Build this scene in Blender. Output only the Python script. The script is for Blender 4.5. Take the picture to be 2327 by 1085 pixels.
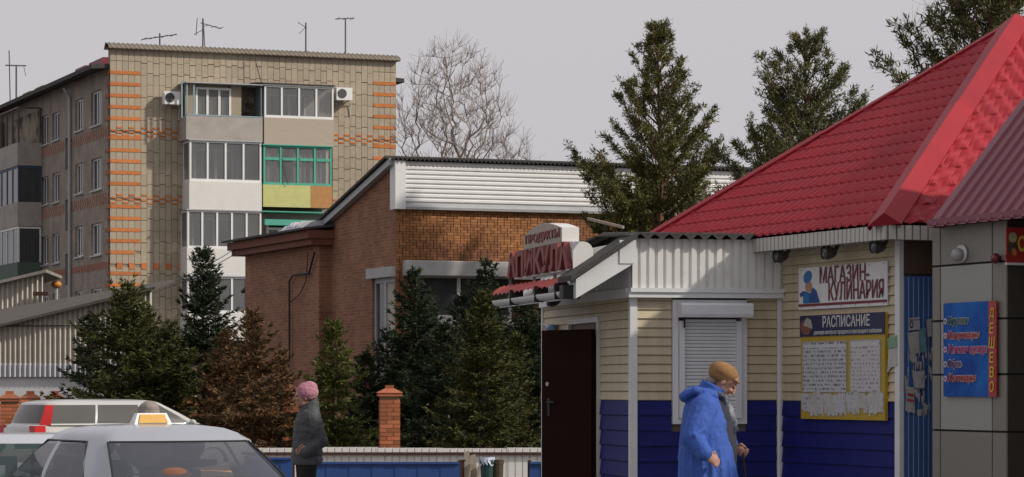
import bpy, bmesh, math, random
import numpy as np
from mathutils import Vector, Matrix

random.seed(7)
S = bpy.context.scene
for o in list(bpy.data.objects):
    bpy.data.objects.remove(o)

# ------------------------------------------------------------------ camera
H = 1.7                 # eye height in metres
F = 6500.0              # focal length in photo pixels (photo 2327 wide)
CX, CY = 1163.5, 880.0  # principal column, horizon row
cd = bpy.data.cameras.new('camera')
cam = bpy.data.objects.new('camera', cd)
S.collection.objects.link(cam)
cam.location = (0, 0, H)
cam.rotation_euler = (math.pi / 2, 0, 0)
cd.sensor_width = 36
cd.lens = 36 * F / 2327
cd.shift_y = (CY - 542.5) / 2327
cd.clip_start = .5
cd.clip_end = 6000
S.camera = cam

# ------------------------------------------------------------------ sky and sun
SUN_H = Vector((.955, -.297, 0)).normalized()
SUN_EL = math.radians(33)
sun_dir = Vector((SUN_H.x * math.cos(SUN_EL), SUN_H.y * math.cos(SUN_EL), math.sin(SUN_EL)))
W = bpy.data.worlds.new('World')
S.world = W
W.use_nodes = True
nt = W.node_tree
bg = nt.nodes['Background']
sky = nt.nodes.new('ShaderNodeTexSky')
sky.sky_type = 'NISHITA'
sky.sun_disc = False
sky.sun_elevation = SUN_EL
sky.sun_rotation = math.atan2(SUN_H.x, SUN_H.y)
sky.dust_density = 4
hs = nt.nodes.new('ShaderNodeHueSaturation')
hs.inputs['Saturation'].default_value = .25
mx = nt.nodes.new('ShaderNodeMix')
mx.data_type = 'RGBA'
mx.inputs[0].default_value = .86
mx.inputs[7].default_value = (6.1, 5.92, 6.18, 1)     # even veil of high thin cloud
nt.links.new(sky.outputs[0], hs.inputs['Color'])
nt.links.new(hs.outputs[0], mx.inputs[6])
nt.links.new(mx.outputs[2], bg.inputs['Color'])
bg.inputs['Strength'].default_value = .1
sl = bpy.data.lights.new('sun', 'SUN')
sl.energy = 3.3
sl.angle = math.radians(2.2)
sl.color = (1, .93, .82)
so = bpy.data.objects.new('sun', sl)
S.collection.objects.link(so)
so.rotation_euler = (-sun_dir).to_track_quat('-Z', 'Y').to_euler()
so.location = (40, -20, 40)
S.view_settings.view_transform = 'Standard'
S.view_settings.look = 'None'
S.view_settings.exposure = 0
S.view_settings.gamma = 1

# ------------------------------------------------------------------ helpers
COL = S.collection


def tag(o, label=None, cat=None, group=None, kind=None):
    if label: o['label'] = label
    if cat: o['category'] = cat
    if group: o['group'] = group
    if kind: o['kind'] = kind
    return o


def empty(name, M, label=None, cat=None, group=None, parent=None):
    o = bpy.data.objects.new(name, None)
    COL.objects.link(o)
    o.empty_display_size = .1
    if parent:
        o.parent = parent
        o.matrix_local = M
    else:
        o.matrix_world = M
    return tag(o, label, cat, group)


def place(name, me, m, parent=None, M=None):
    o = bpy.data.objects.new(name, me)
    COL.objects.link(o)
    if m is not None and not me.materials:
        me.materials.append(m)
    if parent:
        o.parent = parent
    if M is not None:
        if parent: o.matrix_local = M
        else: o.matrix_world = M
    return o


class MB:
    def __init__(s):
        s.v = []; s.f = []; s.mi = []
        s.cur = 0

    def add(s, vs, fs):
        n = len(s.v)
        s.v += [tuple(p) for p in vs]
        for f in fs:
            s.f.append([i + n for i in f]); s.mi.append(s.cur)
        return s

    def box(s, x0, x1, y0, y1, z0, z1):
        v = [(x0, y0, z0), (x1, y0, z0), (x1, y1, z0), (x0, y1, z0), (x0, y0, z1), (x1, y0, z1), (x1, y1, z1), (x0, y1, z1)]
        return s.add(v, [(0, 3, 2, 1), (4, 5, 6, 7), (0, 1, 5, 4), (1, 2, 6, 5), (2, 3, 7, 6), (3, 0, 4, 7)])

    def hexa(s, v):
        return s.add(v, [(0, 3, 2, 1), (4, 5, 6, 7), (0, 1, 5, 4), (1, 2, 6, 5), (2, 3, 7, 6), (3, 0, 4, 7)])

    def bar(s, a, b, w, h, up=(0, 0, 1)):
        a = Vector(a); b = Vector(b); d = (b - a).normalized()
        r = d.cross(Vector(up))
        if r.length < 1e-4: r = Vector((1, 0, 0))
        r.normalize(); u = r.cross(d)
        r = r * w / 2; u = u * h / 2
        return s.hexa([a - r - u, a + r - u, b + r - u, b - r - u, a - r + u, a + r + u, b + r + u, b - r + u])

    def quad(s, *p):
        return s.add(p, [tuple(range(len(p)))])

    def prism(s, poly, ax, t0, t1):
        """poly list of 2d; ax 0/1/2 = axis of extrusion"""
        n = len(poly)

        def mk(p, t):
            q = [p[0], p[1]]; q.insert(ax, t); return tuple(q)
        v = [mk(p, t0) for p in poly] + [mk(p, t1) for p in poly]
        f = [tuple(range(n - 1, -1, -1)), tuple(range(n, 2 * n))]
        f += [(i, (i + 1) % n, n + (i + 1) % n, n + i) for i in range(n)]
        return s.add(v, f)

    def tube(s, pts, rad, n=6, cap=True):
        pts = [Vector(p) for p in pts]
        if not hasattr(rad, '__len__'): rad = [rad] * len(pts)
        base = len(s.v); k = len(pts)
        ref = None
        for i, p in enumerate(pts):
            d = (pts[min(i + 1, k - 1)] - pts[max(i - 1, 0)])
            if d.length < 1e-9: d = Vector((0, 0, 1))
            d.normalize()
            if ref is None:
                ref = Vector((0, 0, 1)) if abs(d.z) < .9 else Vector((1, 0, 0))
            r = ref - d * ref.dot(d)
            if r.length < 1e-4: r = d.orthogonal()
            r.normalize(); ref = r
            q = d.cross(r)
            for j in range(n):
                a = 2 * math.pi * j / n
                s.v.append(tuple(p + (r * math.cos(a) + q * math.sin(a)) * rad[i]))
        for i in range(k - 1):
            for j in range(n):
                a = base + i * n + j; b = base + i * n + (j + 1) % n
                s.f.append([a, b, b + n, a + n]); s.mi.append(s.cur)
        if cap:
            s.f.append([base + j for j in range(n - 1, -1, -1)]); s.mi.append(s.cur)
            s.f.append([base + (k - 1) * n + j for j in range(n)]); s.mi.append(s.cur)
        return s

    def ell(s, c, r, n=12, m=8, rot=None):
        c = Vector(c); base = len(s.v)
        R = rot or Matrix.Identity(3)
        for i in range(1, m):
            t = math.pi * i / m
            for j in range(n):
                a = 2 * math.pi * j / n
                s.v.append(tuple(c + R @ Vector((r[0] * math.sin(t) * math.cos(a), r[1] * math.sin(t) * math.sin(a), r[2] * math.cos(t)))))
        s.v.append(tuple(c + R @ Vector((0, 0, r[2])))); top = len(s.v) - 1
        s.v.append(tuple(c + R @ Vector((0, 0, -r[2])))); bot = len(s.v) - 1
        for i in range(m - 2):
            for j in range(n):
                a = base + i * n + j; b = base + i * n + (j + 1) % n
                s.f.append([a, a + n, b + n, b]); s.mi.append(s.cur)
        for j in range(n):
            s.f.append([top, base + j, base + (j + 1) % n]); s.mi.append(s.cur)
            e = base + (m - 2) * n
            s.f.append([bot, e + (j + 1) % n, e + j]); s.mi.append(s.cur)
        return s

    def mesh(s, name, smooth=False):
        me = bpy.data.meshes.new(name)
        me.from_pydata(s.v, [], s.f)
        if smooth:
            me.polygons.foreach_set('use_smooth', [True] * len(s.f))
        if any(s.mi):
            me.polygons.foreach_set('material_index', s.mi)
        me.update()
        return me

    def obj(s, name, m, parent=None, M=None, smooth=False):
        me = s.mesh(name, smooth)
        if isinstance(m, (list, tuple)):
            for q in m: me.materials.append(q)
            return place(name, me, None, parent, M)
        return place(name, me, m, parent, M)


def box_obj(name, b, m, parent=None, M=None):
    return MB().box(*b).obj(name, m, parent, M)


class Frame:
    """a wall: origin on the ground, u along it (to the right seen from outside), v into it, z up"""
    def __init__(s, o, d):
        s.o = Vector((o[0], o[1])); s.d = Vector((d[0], d[1])).normalized()
        s.n = Vector((-s.d.y, s.d.x))

    def M(s, u=0, v=0, z=0):
        p = s.o + s.d * u + s.n * v
        m = Matrix.Identity(4)
        m.col[0][:2] = s.d; m.col[1][:2] = s.n
        m.col[3] = (p.x, p.y, z, 1)
        return m

    def off(s, v):
        return Frame(s.o + s.n * v, s.d)

    def u(s, px):
        k = (px - CX) / F
        return (k * s.o.y - s.o.x) / (s.d.x - k * s.d.y)

    def z(s, u, py):
        return H + (CY - py) * (s.o.y + u * s.d.y) / F

    def uz(s, px, py):
        u = s.u(px)
        return u, s.z(u, py)


def at(px, Y, z=0):
    return Vector(((px - CX) / F * Y, Y, z))


def zat(py, Y):
    return H + (CY - py) * Y / F


def T(x, y, z=0, rz=0):
    return Matrix.Translation((x, y, z)) @ Matrix.Rotation(rz, 4, 'Z')


# ------------------------------------------------------------------ materials
MATS = {}


def pm(name, col, rough=.7, var=.12, scale=6., bump=.0, bscale=None, metal=0., col2=None, fac2=(.45, .6), s2=2.0, island=0., spec=.5, stretch=None, alpha=1., dirt=0.):
    """procedural material: noise-varied base colour, optional second colour in patches, bump"""
    if name in MATS: return MATS[name]
    m = bpy.data.materials.new(name)
    m.use_nodes = True
    t = m.node_tree; N = t.nodes; L = t.links
    b = N['Principled BSDF']
    b.inputs['Roughness'].default_value = rough
    b.inputs['Metallic'].default_value = metal
    b.inputs['Specular IOR Level'].default_value = spec
    b.inputs['Alpha'].default_value = alpha
    tc = N.new('ShaderNodeTexCoord')
    vec = tc.outputs['Object']
    if stretch:
        mp = N.new('ShaderNodeMapping'); mp.inputs['Scale'].default_value = stretch
        L.new(vec, mp.inputs['Vector']); vec = mp.outputs[0]
    nz = N.new('ShaderNodeTexNoise')
    nz.inputs['Scale'].default_value = scale
    nz.inputs['Detail'].default_value = 6
    nz.inputs['Roughness'].default_value = .65
    L.new(vec, nz.inputs['Vector'])
    val = N.new('ShaderNodeMapRange')
    val.inputs['From Min'].default_value = .25; val.inputs['From Max'].default_value = .75
    val.inputs['To Min'].default_value = 1 - var; val.inputs['To Max'].default_value = 1 + var
    L.new(nz.outputs['Fac'], val.inputs['Value'])
    cur = N.new('ShaderNodeRGB'); cur.outputs[0].default_value = (*col, 1)
    out = cur.outputs[0]
    if col2:
        n2 = N.new('ShaderNodeTexNoise'); n2.inputs['Scale'].default_value = s2; n2.inputs['Detail'].default_value = 8
        n2.inputs['Roughness'].default_value = .7
        L.new(vec, n2.inputs['Vector'])
        r2 = N.new('ShaderNodeMapRange')
        r2.inputs['From Min'].default_value = fac2[0]; r2.inputs['From Max'].default_value = fac2[1]
        L.new(n2.outputs['Fac'], r2.inputs['Value'])
        mix = N.new('ShaderNodeMix'); mix.data_type = 'RGBA'
        mix.inputs[7].default_value = (*col2, 1)
        L.new(r2.outputs[0], mix.inputs[0]); L.new(out, mix.inputs[6]); out = mix.outputs[2]
    if island:
        g = N.new('ShaderNodeNewGeometry'); oi = N.new('ShaderNodeObjectInfo')
        ad = N.new('ShaderNodeMath'); ad.operation = 'ADD'
        L.new(g.outputs['Random Per Island'], ad.inputs[0]); L.new(oi.outputs['Random'], ad.inputs[1])
        fr = N.new('ShaderNodeMath'); fr.operation = 'FRACT'; L.new(ad.outputs[0], fr.inputs[0])
        mr = N.new('ShaderNodeMapRange'); mr.inputs['To Min'].default_value = 1 - island; mr.inputs['To Max'].default_value = 1 + island
        L.new(fr.outputs[0], mr.inputs['Value'])
        mu = N.new('ShaderNodeMath'); mu.operation = 'MULTIPLY'
        L.new(mr.outputs[0], mu.inputs[0]); L.new(val.outputs[0], mu.inputs[1]); vo = mu.outputs[0]
    else:
        vo = val.outputs[0]
    sc = N.new('ShaderNodeVectorMath'); sc.operation = 'SCALE'
    L.new(out, sc.inputs[0]); L.new(vo, sc.inputs['Scale'])
    L.new(sc.outputs[0], b.inputs['Base Color'])
    if bump:
        bn = N.new('ShaderNodeTexNoise'); bn.inputs['Scale'].default_value = bscale or scale * 4; bn.inputs['Detail'].default_value = 5
        L.new(vec, bn.inputs['Vector'])
        bu = N.new('ShaderNodeBump'); bu.inputs['Strength'].default_value = bump; bu.inputs['Distance'].default_value = .02
        L.new(bn.outputs['Fac'], bu.inputs['Height']); L.new(bu.outputs[0], b.inputs['Normal'])
    MATS[name] = m
    return m


def glass(name, col, alpha=.5, rough=.04, var=.1):
    return pm(name, col, rough=rough, var=var, scale=1.5, alpha=alpha, spec=.6)


def brick_mat(name, c1, c2, mortar, bw, bh, var=.12):
    m = bpy.data.materials.new(name); m.use_nodes = True
    t = m.node_tree; N = t.nodes; L = t.links; b = N['Principled BSDF']
    b.inputs['Roughness'].default_value = .9
    tc = N.new('ShaderNodeTexCoord')
    # wall coordinate: whichever of local x / y runs along the wall, plus z
    sp = N.new('ShaderNodeSeparateXYZ'); L.new(tc.outputs['Object'], sp.inputs[0])
    ad = N.new('ShaderNodeMath'); ad.operation = 'ADD'; L.new(sp.outputs[0], ad.inputs[0]); L.new(sp.outputs[1], ad.inputs[1])
    cb = N.new('ShaderNodeCombineXYZ'); L.new(ad.outputs[0], cb.inputs[0]); L.new(sp.outputs[2], cb.inputs[1])
    br = N.new('ShaderNodeTexBrick')
    br.inputs['Color1'].default_value = (*c1, 1); br.inputs['Color2'].default_value = (*c2, 1); br.inputs['Mortar'].default_value = (*mortar, 1)
    br.inputs['Scale'].default_value = 1; br.inputs['Brick Width'].default_value = bw; br.inputs['Row Height'].default_value = bh
    br.inputs['Mortar Size'].default_value = bh * .1
    L.new(cb.outputs[0], br.inputs['Vector'])
    nz = N.new('ShaderNodeTexNoise'); nz.inputs['Scale'].default_value = 1.1; nz.inputs['Detail'].default_value = 9; nz.inputs['Roughness'].default_value = .7
    L.new(tc.outputs['Object'], nz.inputs['Vector'])
    mr = N.new('ShaderNodeMapRange'); mr.inputs['From Min'].default_value = .25; mr.inputs['From Max'].default_value = .75
    mr.inputs['To Min'].default_value = 1 - var * 2; mr.inputs['To Max'].default_value = 1 + var * 2; L.new(nz.outputs['Fac'], mr.inputs['Value'])
    sc = N.new('ShaderNodeVectorMath'); sc.operation = 'SCALE'; L.new(br.outputs['Color'], sc.inputs[0]); L.new(mr.outputs[0], sc.inputs['Scale'])
    L.new(sc.outputs[0], b.inputs['Base Color'])
    bu = N.new('ShaderNodeBump'); bu.inputs['Strength'].default_value = .5; bu.inputs['Distance'].default_value = .01; bu.invert = True
    L.new(br.outputs['Fac'], bu.inputs['Height']); L.new(bu.outputs[0], b.inputs['Normal'])
    MATS[name] = m
    return m


def text_mesh(body, w, h, bold=0., shear=0., depth=.003, align='L'):
    """lettering w wide and h high in the local xz plane, facing -y, origin lower left"""
    c = bpy.data.curves.new('lettering', 'FONT'); c.body = body; c.size = 1; c.offset = bold; c.shear = shear
    c.resolution_u = 3; c.extrude = 0.02
    o = bpy.data.objects.new('lettering', c); COL.objects.link(o)
    dg = bpy.context.evaluated_depsgraph_get()
    me = bpy.data.meshes.new_from_object(o.evaluated_get(dg))
    bpy.data.objects.remove(o); bpy.data.curves.remove(c)
    n = len(me.vertices); a = np.empty(n * 3, np.float32); me.vertices.foreach_get('co', a); a = a.reshape(-1, 3)
    lo = a.min(0); hi = a.max(0); d = hi - lo
    b = np.empty_like(a)
    b[:, 0] = (a[:, 0] - lo[0]) / d[0] * w
    b[:, 2] = (a[:, 1] - lo[1]) / d[1] * h
    b[:, 1] = -(a[:, 2] - lo[2]) / d[2] * depth
    me.vertices.foreach_set('co', b.ravel()); me.materials.clear(); me.name = 'lettering'; me.update()
    return me


def wall_holes(mb, u0, u1, z0, z1, holes, depth, fn):
    """flat wall with rectangular openings and reveals; fn(u, v, z) -> point"""
    us = sorted({u0, u1, *[h[0] for h in holes], *[h[1] for h in holes]})
    zs = sorted({z0, z1, *[h[2] for h in holes], *[h[3] for h in holes]})
    us = [u for u in us if u0 <= u <= u1]; zs = [z for z in zs if z0 <= z <= z1]
    for a, b in zip(us, us[1:]):
        for c, d in zip(zs, zs[1:]):
            uc, zc = (a + b) / 2, (c + d) / 2
            if any(h[0] < uc < h[1] and h[2] < zc < h[3] for h in holes): continue
            mb.quad(fn(a, 0, c), fn(b, 0, c), fn(b, 0, d), fn(a, 0, d))
    for a, b, c, d in holes:
        mb.quad(fn(a, 0, c), fn(a, depth, c), fn(a, depth, d), fn(a, 0, d))
        mb.quad(fn(b, depth, c), fn(b, 0, c), fn(b, 0, d), fn(b, depth, d))
        mb.quad(fn(a, 0, c), fn(b, 0, c), fn(b, depth, c), fn(a, depth, c))
        mb.quad(fn(a, depth, d), fn(b, depth, d), fn(b, 0, d), fn(a, 0, d))
    return mb


A = Vector((-.3706, .9288)); B = Vector((.9288, .3706))
mA = -A

white = pm('white_paint', (.62, .61, .6), .5, .1, 3, col2=(.42, .4, .37), fac2=(.5, .8), s2=2)
white_clean = pm('white_plastic', (.72, .72, .71), .4, .06, 2)
grey_metal = pm('grey_metal', (.38, .39, .4), .45, .12, 4)
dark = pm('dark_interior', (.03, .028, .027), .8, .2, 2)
black = pm('black_rubber', (.012, .012, .013), .6, .1, 8)
brown_metal = pm('brown_door_paint', (.020, .0075, .006), .7, .2, 5, spec=.03)
asbestos = pm('asbestos_sheet', (.24, .22, .2), .95, .25, 5, bump=.3)
asb_dark = pm('weathered_roof_sheet', (.06, .055, .053), .95, .3, 5, bump=.3)
pane_m = glass('window_glass', (.07, .075, .08), .72)
pane_clear = glass('balcony_glass', (.2, .205, .21), .42)
wood = pm('weathered_wood', (.2, .14, .09), .85, .3, 6, stretch=(8, 8, 1))
concrete = pm('concrete', (.33, .31, .29), .9, .18, 3, bump=.2)
rust = pm('rusty_steel', (.06, .022, .015), .8, .4, 12)
# ------------------------------------------------------------------ ground
asphalt = pm('asphalt', (.085, .08, .076), .95, .25, 1.5, bump=.4, bscale=40, col2=(.15, .135, .115), fac2=(.5, .75), s2=.15)
g = MB().quad((-3000, -200, 0), (3000, -200, 0), (3000, 4000, 0), (-3000, 4000, 0)).obj('ground', asphalt)
tag(g, kind='structure')
earth = pm('bare_earth', (.13, .1, .07), 1, .3, 1.2, bump=.6, col2=(.2, .15, .08), fac2=(.45, .65), s2=.8)
# bare earth behind the blue barriers, up to the buildings
e = MB().box(-14, 8, 46.5, 66, -.2, .04).obj('ground_earth', earth)
tag(e, kind='structure')
paving = pm('paving', (.3, .285, .265), .9, .2, 2, bump=.3)
pv = MB().box(.2, 16, 17.5, 34, -.2, .2).obj('pavement', paving)
tag(pv, kind='structure')
pv = MB().box(-8, -.6, 29.8, 33, -.2, .12).obj('pavement_strip', paving)
tag(pv, kind='structure')
# ------------------------------------------------------------------ five-storey apartment block
FA = Frame((-16.865, 120), B)
FL = Frame((-16.865, 120), mA)
AL = FA.u(900)
apt = empty('apartment_building', FA.M(), 'five storey beige brick apartment block with orange corner stripes and stacked balconies', 'building')
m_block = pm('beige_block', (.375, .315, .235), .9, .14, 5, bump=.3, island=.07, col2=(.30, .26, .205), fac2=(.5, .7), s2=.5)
m_mortar = pm('wall_mortar', (.27, .22, .16), 1, .2, 4)
m_orange = pm('orange_brick', (.5, .165, .05), .9, .2, 8, island=.15)
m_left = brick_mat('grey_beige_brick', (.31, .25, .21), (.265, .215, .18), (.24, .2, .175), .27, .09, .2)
m_redb = pm('dull_red_brick', (.32, .12, .07), .9, .2, 8, island=.2)
DEPTH = 46


def wl(px): return -FL.u(px)
def zl(px, py): return FL.z(FL.u(px), py)


# left face openings
holes = []; wins = []
for px0, px1, ys, kind in (
        (207, 231, ((207, 285), (360, 432), (508, 580), (656, 730)), 'w'),
        (171, 189, ((226, 297), (372, 440), (515, 584), (662, 730)), 'w'),
        (148, 161, ((313, 385), (453, 525), (577, 648)), 's'),
        (119, 135, ((256, 319), (393, 460), (531, 598), (668, 730)), 'w'),
        (94, 110, ((263, 329), (402, 466), (538, 602), (672, 730)), 'w')):
    w0, w1 = wl(px1), wl(px0)
    for y0, y1 in ys:
        pm_ = (px0 + px1) / 2
        zb, zt = zl(pm_, y1), zl(pm_, y0)
        holes.append((w0, w1, zb, zt)); wins.append((w0, w1, zb, zt, kind))
# bands behind the long-side balconies
bal_w0 = wl(92)
TOPZ = FA.z(0, 150)
wall = MB()
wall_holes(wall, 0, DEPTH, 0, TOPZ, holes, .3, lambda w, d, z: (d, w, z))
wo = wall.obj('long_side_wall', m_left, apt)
core = MB().box(.3, AL, .12, DEPTH, 0, TOPZ - .02)
core.box(0, AL, .02, .3, 0, FA.z(0, 111))
core.quad((AL, .3, 0), (AL, DEPTH, 0), (AL, DEPTH, TOPZ), (AL, .3, TOPZ))
core.obj('wall', m_mortar, apt)
m_wf = white_clean
m_blue = pm('faded_blue_paint', (.035, .065, .13), .6, .2, 5)
m_curt = pm('curtain', (.42, .4, .37), .9, .25, 3, stretch=(9, 9, 1))
for w0, w1, zb, zt, k in wins:
    fm = m_blue if k == 's' else m_wf
    f = MB(); t = .07
    f.box(.1, .17, w0, w0 + t, zb, zt); f.box(.1, .17, w1 - t, w1, zb, zt)
    f.box(.1, .17, w0 + t, w1 - t, zb, zb + t); f.box(.1, .17, w0 + t, w1 - t, zt - t, zt)
    wm = w0 + (w1 - w0) * (.62 if k == 'w' else .5)
    f.box(.1, .17, wm - .04, wm + .04, zb + t, zt - t)
    fo = f.obj('window', fm, apt)
    for a, b in ((w0 + t, wm - .04), (wm + .04, w1 - t)):
        box_obj('pane', (.13, .14, a, b, zb + t, zt - t), pane_m if k == 'w' else m_blue, fo)
    if k == 'w':
        box_obj('sill', (-.08, .1, w0 - .05, w1 + .05, zb - .07, zb - .003), grey_metal, fo)
        if random.random() < .6:
            box_obj('curtain', (.2, .21, w0 + t, w1 - t, zb + .1, zt - t), m_curt, fo)
# decorative red-brick bands on the long side
bricks_left = []
for y_c, rows in ((300, 3), (453, 3)):
    zc = FL.z(0, y_c)
    w = .25
    i = 0
    while w < bal_w0 - .2:
        for r in range(rows):
            if (i + (r if r < 2 else 0)) % 3 == 0:
                bricks_left.append((w, zc + (r - 1) * .15))
        w += .14; i += 1
zc = FL.z(0, 603)
w = .25
while w < bal_w0:
    bricks_left.append((w, zc - .12)); bricks_left.append((w, zc + .03)); w += .29
bb = MB()
blocked = lambda w, z: any(h[0] - .13 < w < h[1] and h[2] - .16 < z < h[3] for h in holes)
for w, z in bricks_left:
    if not blocked(w, z): bb.box(-.018, .02, w, w + .13, z, z + .145)
tag(bb.obj('band_bricks', m_redb, wo), kind='stuff')

# ---- short side: stacked blocks
cw = AL / 48
rows_y = [166, 192, 218, 244, 270, 314, 342, 367, 393, 418, 470, 497, 523, 548, 574, 622, 648, 674, 700, 726]
u_ref = FA.u(288)
zr = [FA.z(u_ref, y) for y in rows_y]
zfr = [FA.z(u_ref, 300), FA.z(u_ref, 453)]
zsq = FA.z(u_ref, 604)
ztop = FA.z(0, 111)
grid = sorted(zr + zfr + [zsq], reverse=True)
edges = [ztop] + grid + [grid[-1] - .48 * k for k in range(1, 4)]
ub0, ub1 = FA.u(434), FA.u(753)
zbal = FA.z(u_ref, 200)
blocks = []
for c in range(48):
    q = c < 5 or c >= 44
    for a, b in zip(edges, edges[1:]):
        x0, x1 = c * cw, (c + 1) * cw
        if ub0 < (x0 + x1) / 2 < ub1 and b < zbal: continue
        n = max(1, round((a - b) / .48))
        for k in range(n):
            t = a - (a - b) / n * k; s_ = a - (a - b) / n * (k + 1)
            blocks.append([x0, x1, s_, t, c, q])
tmp = {}
stuff = MB(); cnt = 0
blocks.sort(key=lambda b: (b[4] > 12, -b[3]))
for x0, x1, z0, z1, c, q in blocks:
    j = 0 if q else ((c % 2) * .07 + random.uniform(-.02, .02))
    g0 = .075 if (q and z0 in grid) else .012
    g1 = .075 if (q and z1 in grid) else .012
    zz0, zz1 = z0 + g0 - j, z1 - g1 - j
    if z1 == ztop: zz1 = z1
    pv_ = random.uniform(0, .012)
    bx = (x0 + .008, x1 - .008, -.006 - pv_ * .6, .022, zz0, zz1)
    if cnt < 300:
        key = (round(zz1 - zz0, 2))
        if key not in tmp:
            tmp[key] = MB().box(0, x1 - x0 - .016, 0, .034, 0, zz1 - zz0).mesh('block')
        place('block', tmp[key], m_block, apt, Matrix.Translation((bx[0], bx[2], bx[4])))
        cnt += 1
    else:
        stuff.box(*bx)
tag(stuff.obj('wall_blocks', m_block, apt), kind='stuff')
for z in zr:
    sh = abs(z - zr[14]) < 1e-6
    box_obj('orange_band', (.01, cw * (4 if sh else 5) - .01, -.03, .02, z - .07, z + .07), m_orange, apt)
    if z > FA.z(u_ref, 400):
        box_obj('orange_band', (AL - cw * 4 + .01, AL - .005, -.03, .02, z - .07, z + .07), m_orange, apt)
    box_obj('orange_band', (-.03, .02, .01, cw * (2 if zr.index(z) % 2 else 3), z - .072, z + .072), m_redb, apt)
fr = MB()
for z in zfr:
    for c in range(48):
        x0 = c * cw
        if ub0 - .3 < x0 < ub1: continue
        o_ = .07 if c % 2 else -.05
        fr.box(x0 + .01, x0 + cw - .01, -.034, .02, z + o_ + .07, z + o_ + .14)
        fr.box(x0 + .01, x0 + cw - .01, -.034, .02, z + o_ - .14, z + o_ - .07)
tag(fr.obj('frieze_bricks', m_orange, apt), kind='stuff')
for c in range(2, 14, 2):
    x0 = c * cw
    if x0 < ub0:
        box_obj('orange_square', (x0 - cw + .02, x0 - .02, -.034, .02, zsq - .14, zsq + .12), m_orange, apt)

# parapet cap of corrugated sheet
cap = MB(); n = 400
z0 = ztop
prev = None
for i in range(n + 1):
    u = -.12 + (AL + .24) * i / n
    w_ = .02 * math.sin(u * 2 * math.pi / .2)
    cur = [(u, -.28, z0 + .02 + w_), (u, -.2, z0 + .14 + w_), (u, .35, z0 + .3 + w_), (u, .6, z0 + .02)]
    if prev:
        for k in range(3):
            cap.quad(prev[k], cur[k], cur[k + 1], prev[k + 1])
        cap.quad(prev[0], (prev[0][0], -.1, z0 - .02), (cur[0][0], -.1, z0 - .02), cur[0])
    prev = cur
cap.box(-.12, AL + .12, -.26, .5, z0 - .0, z0 + .03)
m_cap = pm('mossy_roof_sheet', (.19, .16, .125), .95, .25, 4, bump=.3)
cap.obj('parapet_cap', m_cap, apt)
# long-side roof with eaves
rf = MB()
e0 = TOPZ
rf.hexa([(-.75, .15, e0 - .12), (-.75, DEPTH, e0 - .12), (AL / 2, DEPTH, e0 + 1.2), (AL / 2, .15, e0 + 1.2 - .9),
         (-.75, .15, e0 + .06), (-.75, DEPTH, e0 + .06), (AL / 2, DEPTH, e0 + 1.4), (AL / 2, .15, e0 + .5)])
rf.hexa([(AL + .6, .6, e0 - .12), (AL + .6, DEPTH, e0 - .12), (AL / 2, DEPTH, e0 + 1.2), (AL / 2, .6, e0 + .3),
         (AL + .6, .6, e0 + .06), (AL + .6, DEPTH, e0 + .06), (AL / 2, DEPTH, e0 + 1.4), (AL / 2, .6, e0 + .5)])
roof = rf.obj('roof', asb_dark, apt)
m_vent = pm('maroon_metal', (.22, .03, .05), .5, .15, 3)
for px, wdt in ((182, 1.9), (218, 2.6)):
    w = wl(px)
    box_obj('roof_vent', (.0, 1.2, w - wdt / 2, w + wdt / 2, e0 - .05, e0 + .5), m_vent, roof)
m_ych = pm('yellow_brick', (.42, .27, .1), .9, .3, 6)
for px in (32, 60):
    w = wl(px)
    box_obj('chimney', (.6, 1.6, w - .9, w + .9, e0, e0 + .75), m_ych, roof)
# drain pipe on the long side
MB().tube([(-.35, wl(163), e0 - .25), (-.1, wl(163), e0 - .7), (-.1, wl(163), .3)], .075, 8).obj('drain_pipe', grey_metal, apt)

# ---- balconies on the short side
m_conc = pm('balcony_concrete', (.36, .33, .3), .9, .15, 2, col2=(.25, .22, .2), fac2=(.5, .75), s2=1.2)
m_sid_b = pm('beige_cladding', (.40, .335, .27), .6, .08, 2, stretch=(1, 1, 12))
m_wclad = pm('white_cladding', (.66, .645, .62), .5, .05, 2)
m_green = pm('turquoise_paint', (.07, .36, .27), .5, .15, 5)
m_yel = pm('yellow_panel', (.5, .5, .19), .6, .1, 3)
m_ora = pm('orange_board', (.42, .21, .07), .7, .25, 4, stretch=(8, 8, 1))
m_tulle = pm('tulle', (.55, .53, .5), .9, .3, 2, stretch=(14, 14, 1))
m_scorch = pm('sooty_plaster', (.3, .25, .19), .95, .2, 1.5, col2=(.045, .04, .035), fac2=(.46, .58), s2=.7)
OUT = 1.1
FB = FA.off(-OUT)


def glaze(par, x0, x1, z0, z1, v, m, n, transom=None, t=.075, panes=pane_clear):
    """frame with n lights and a pane in each, at depth v"""
    f = MB()
    f.box(x0, x1, v, v + .08, z0, z0 + t * 1.4); f.box(x0, x1, v, v + .08, z1 - t, z1)
    f.box(x0, x0 + t, v, v + .08, z0 + t * 1.4, z1 - t); f.box(x1 - t, x1, v, v + .08, z0 + t * 1.4, z1 - t)
    xs = [x0 + (x1 - x0) * i / n for i in range(n + 1)]
    for x in xs[1:-1]:
        f.box(x - t * .55, x + t * .55, v, v + .08, z0 + t * 1.4, z1 - t)
    if transom:
        for a, b in zip(xs, xs[1:]):
            f.box(a + t * .6, b - t * .6, v + .003, v + .078, transom - t * .7, transom + t * .7)
    fo = f.obj('balcony_window', m, par)
    for a, b in zip(xs, xs[1:]):
        box_obj('pane', (a + t * .6, b - t * .6, v + .035, v + .045, z0 + t * 1.3, z1 - t), panes, fo)
    return fo


def bz(py, px=510):
    return FB.z(FB.u(px), py)


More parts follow.
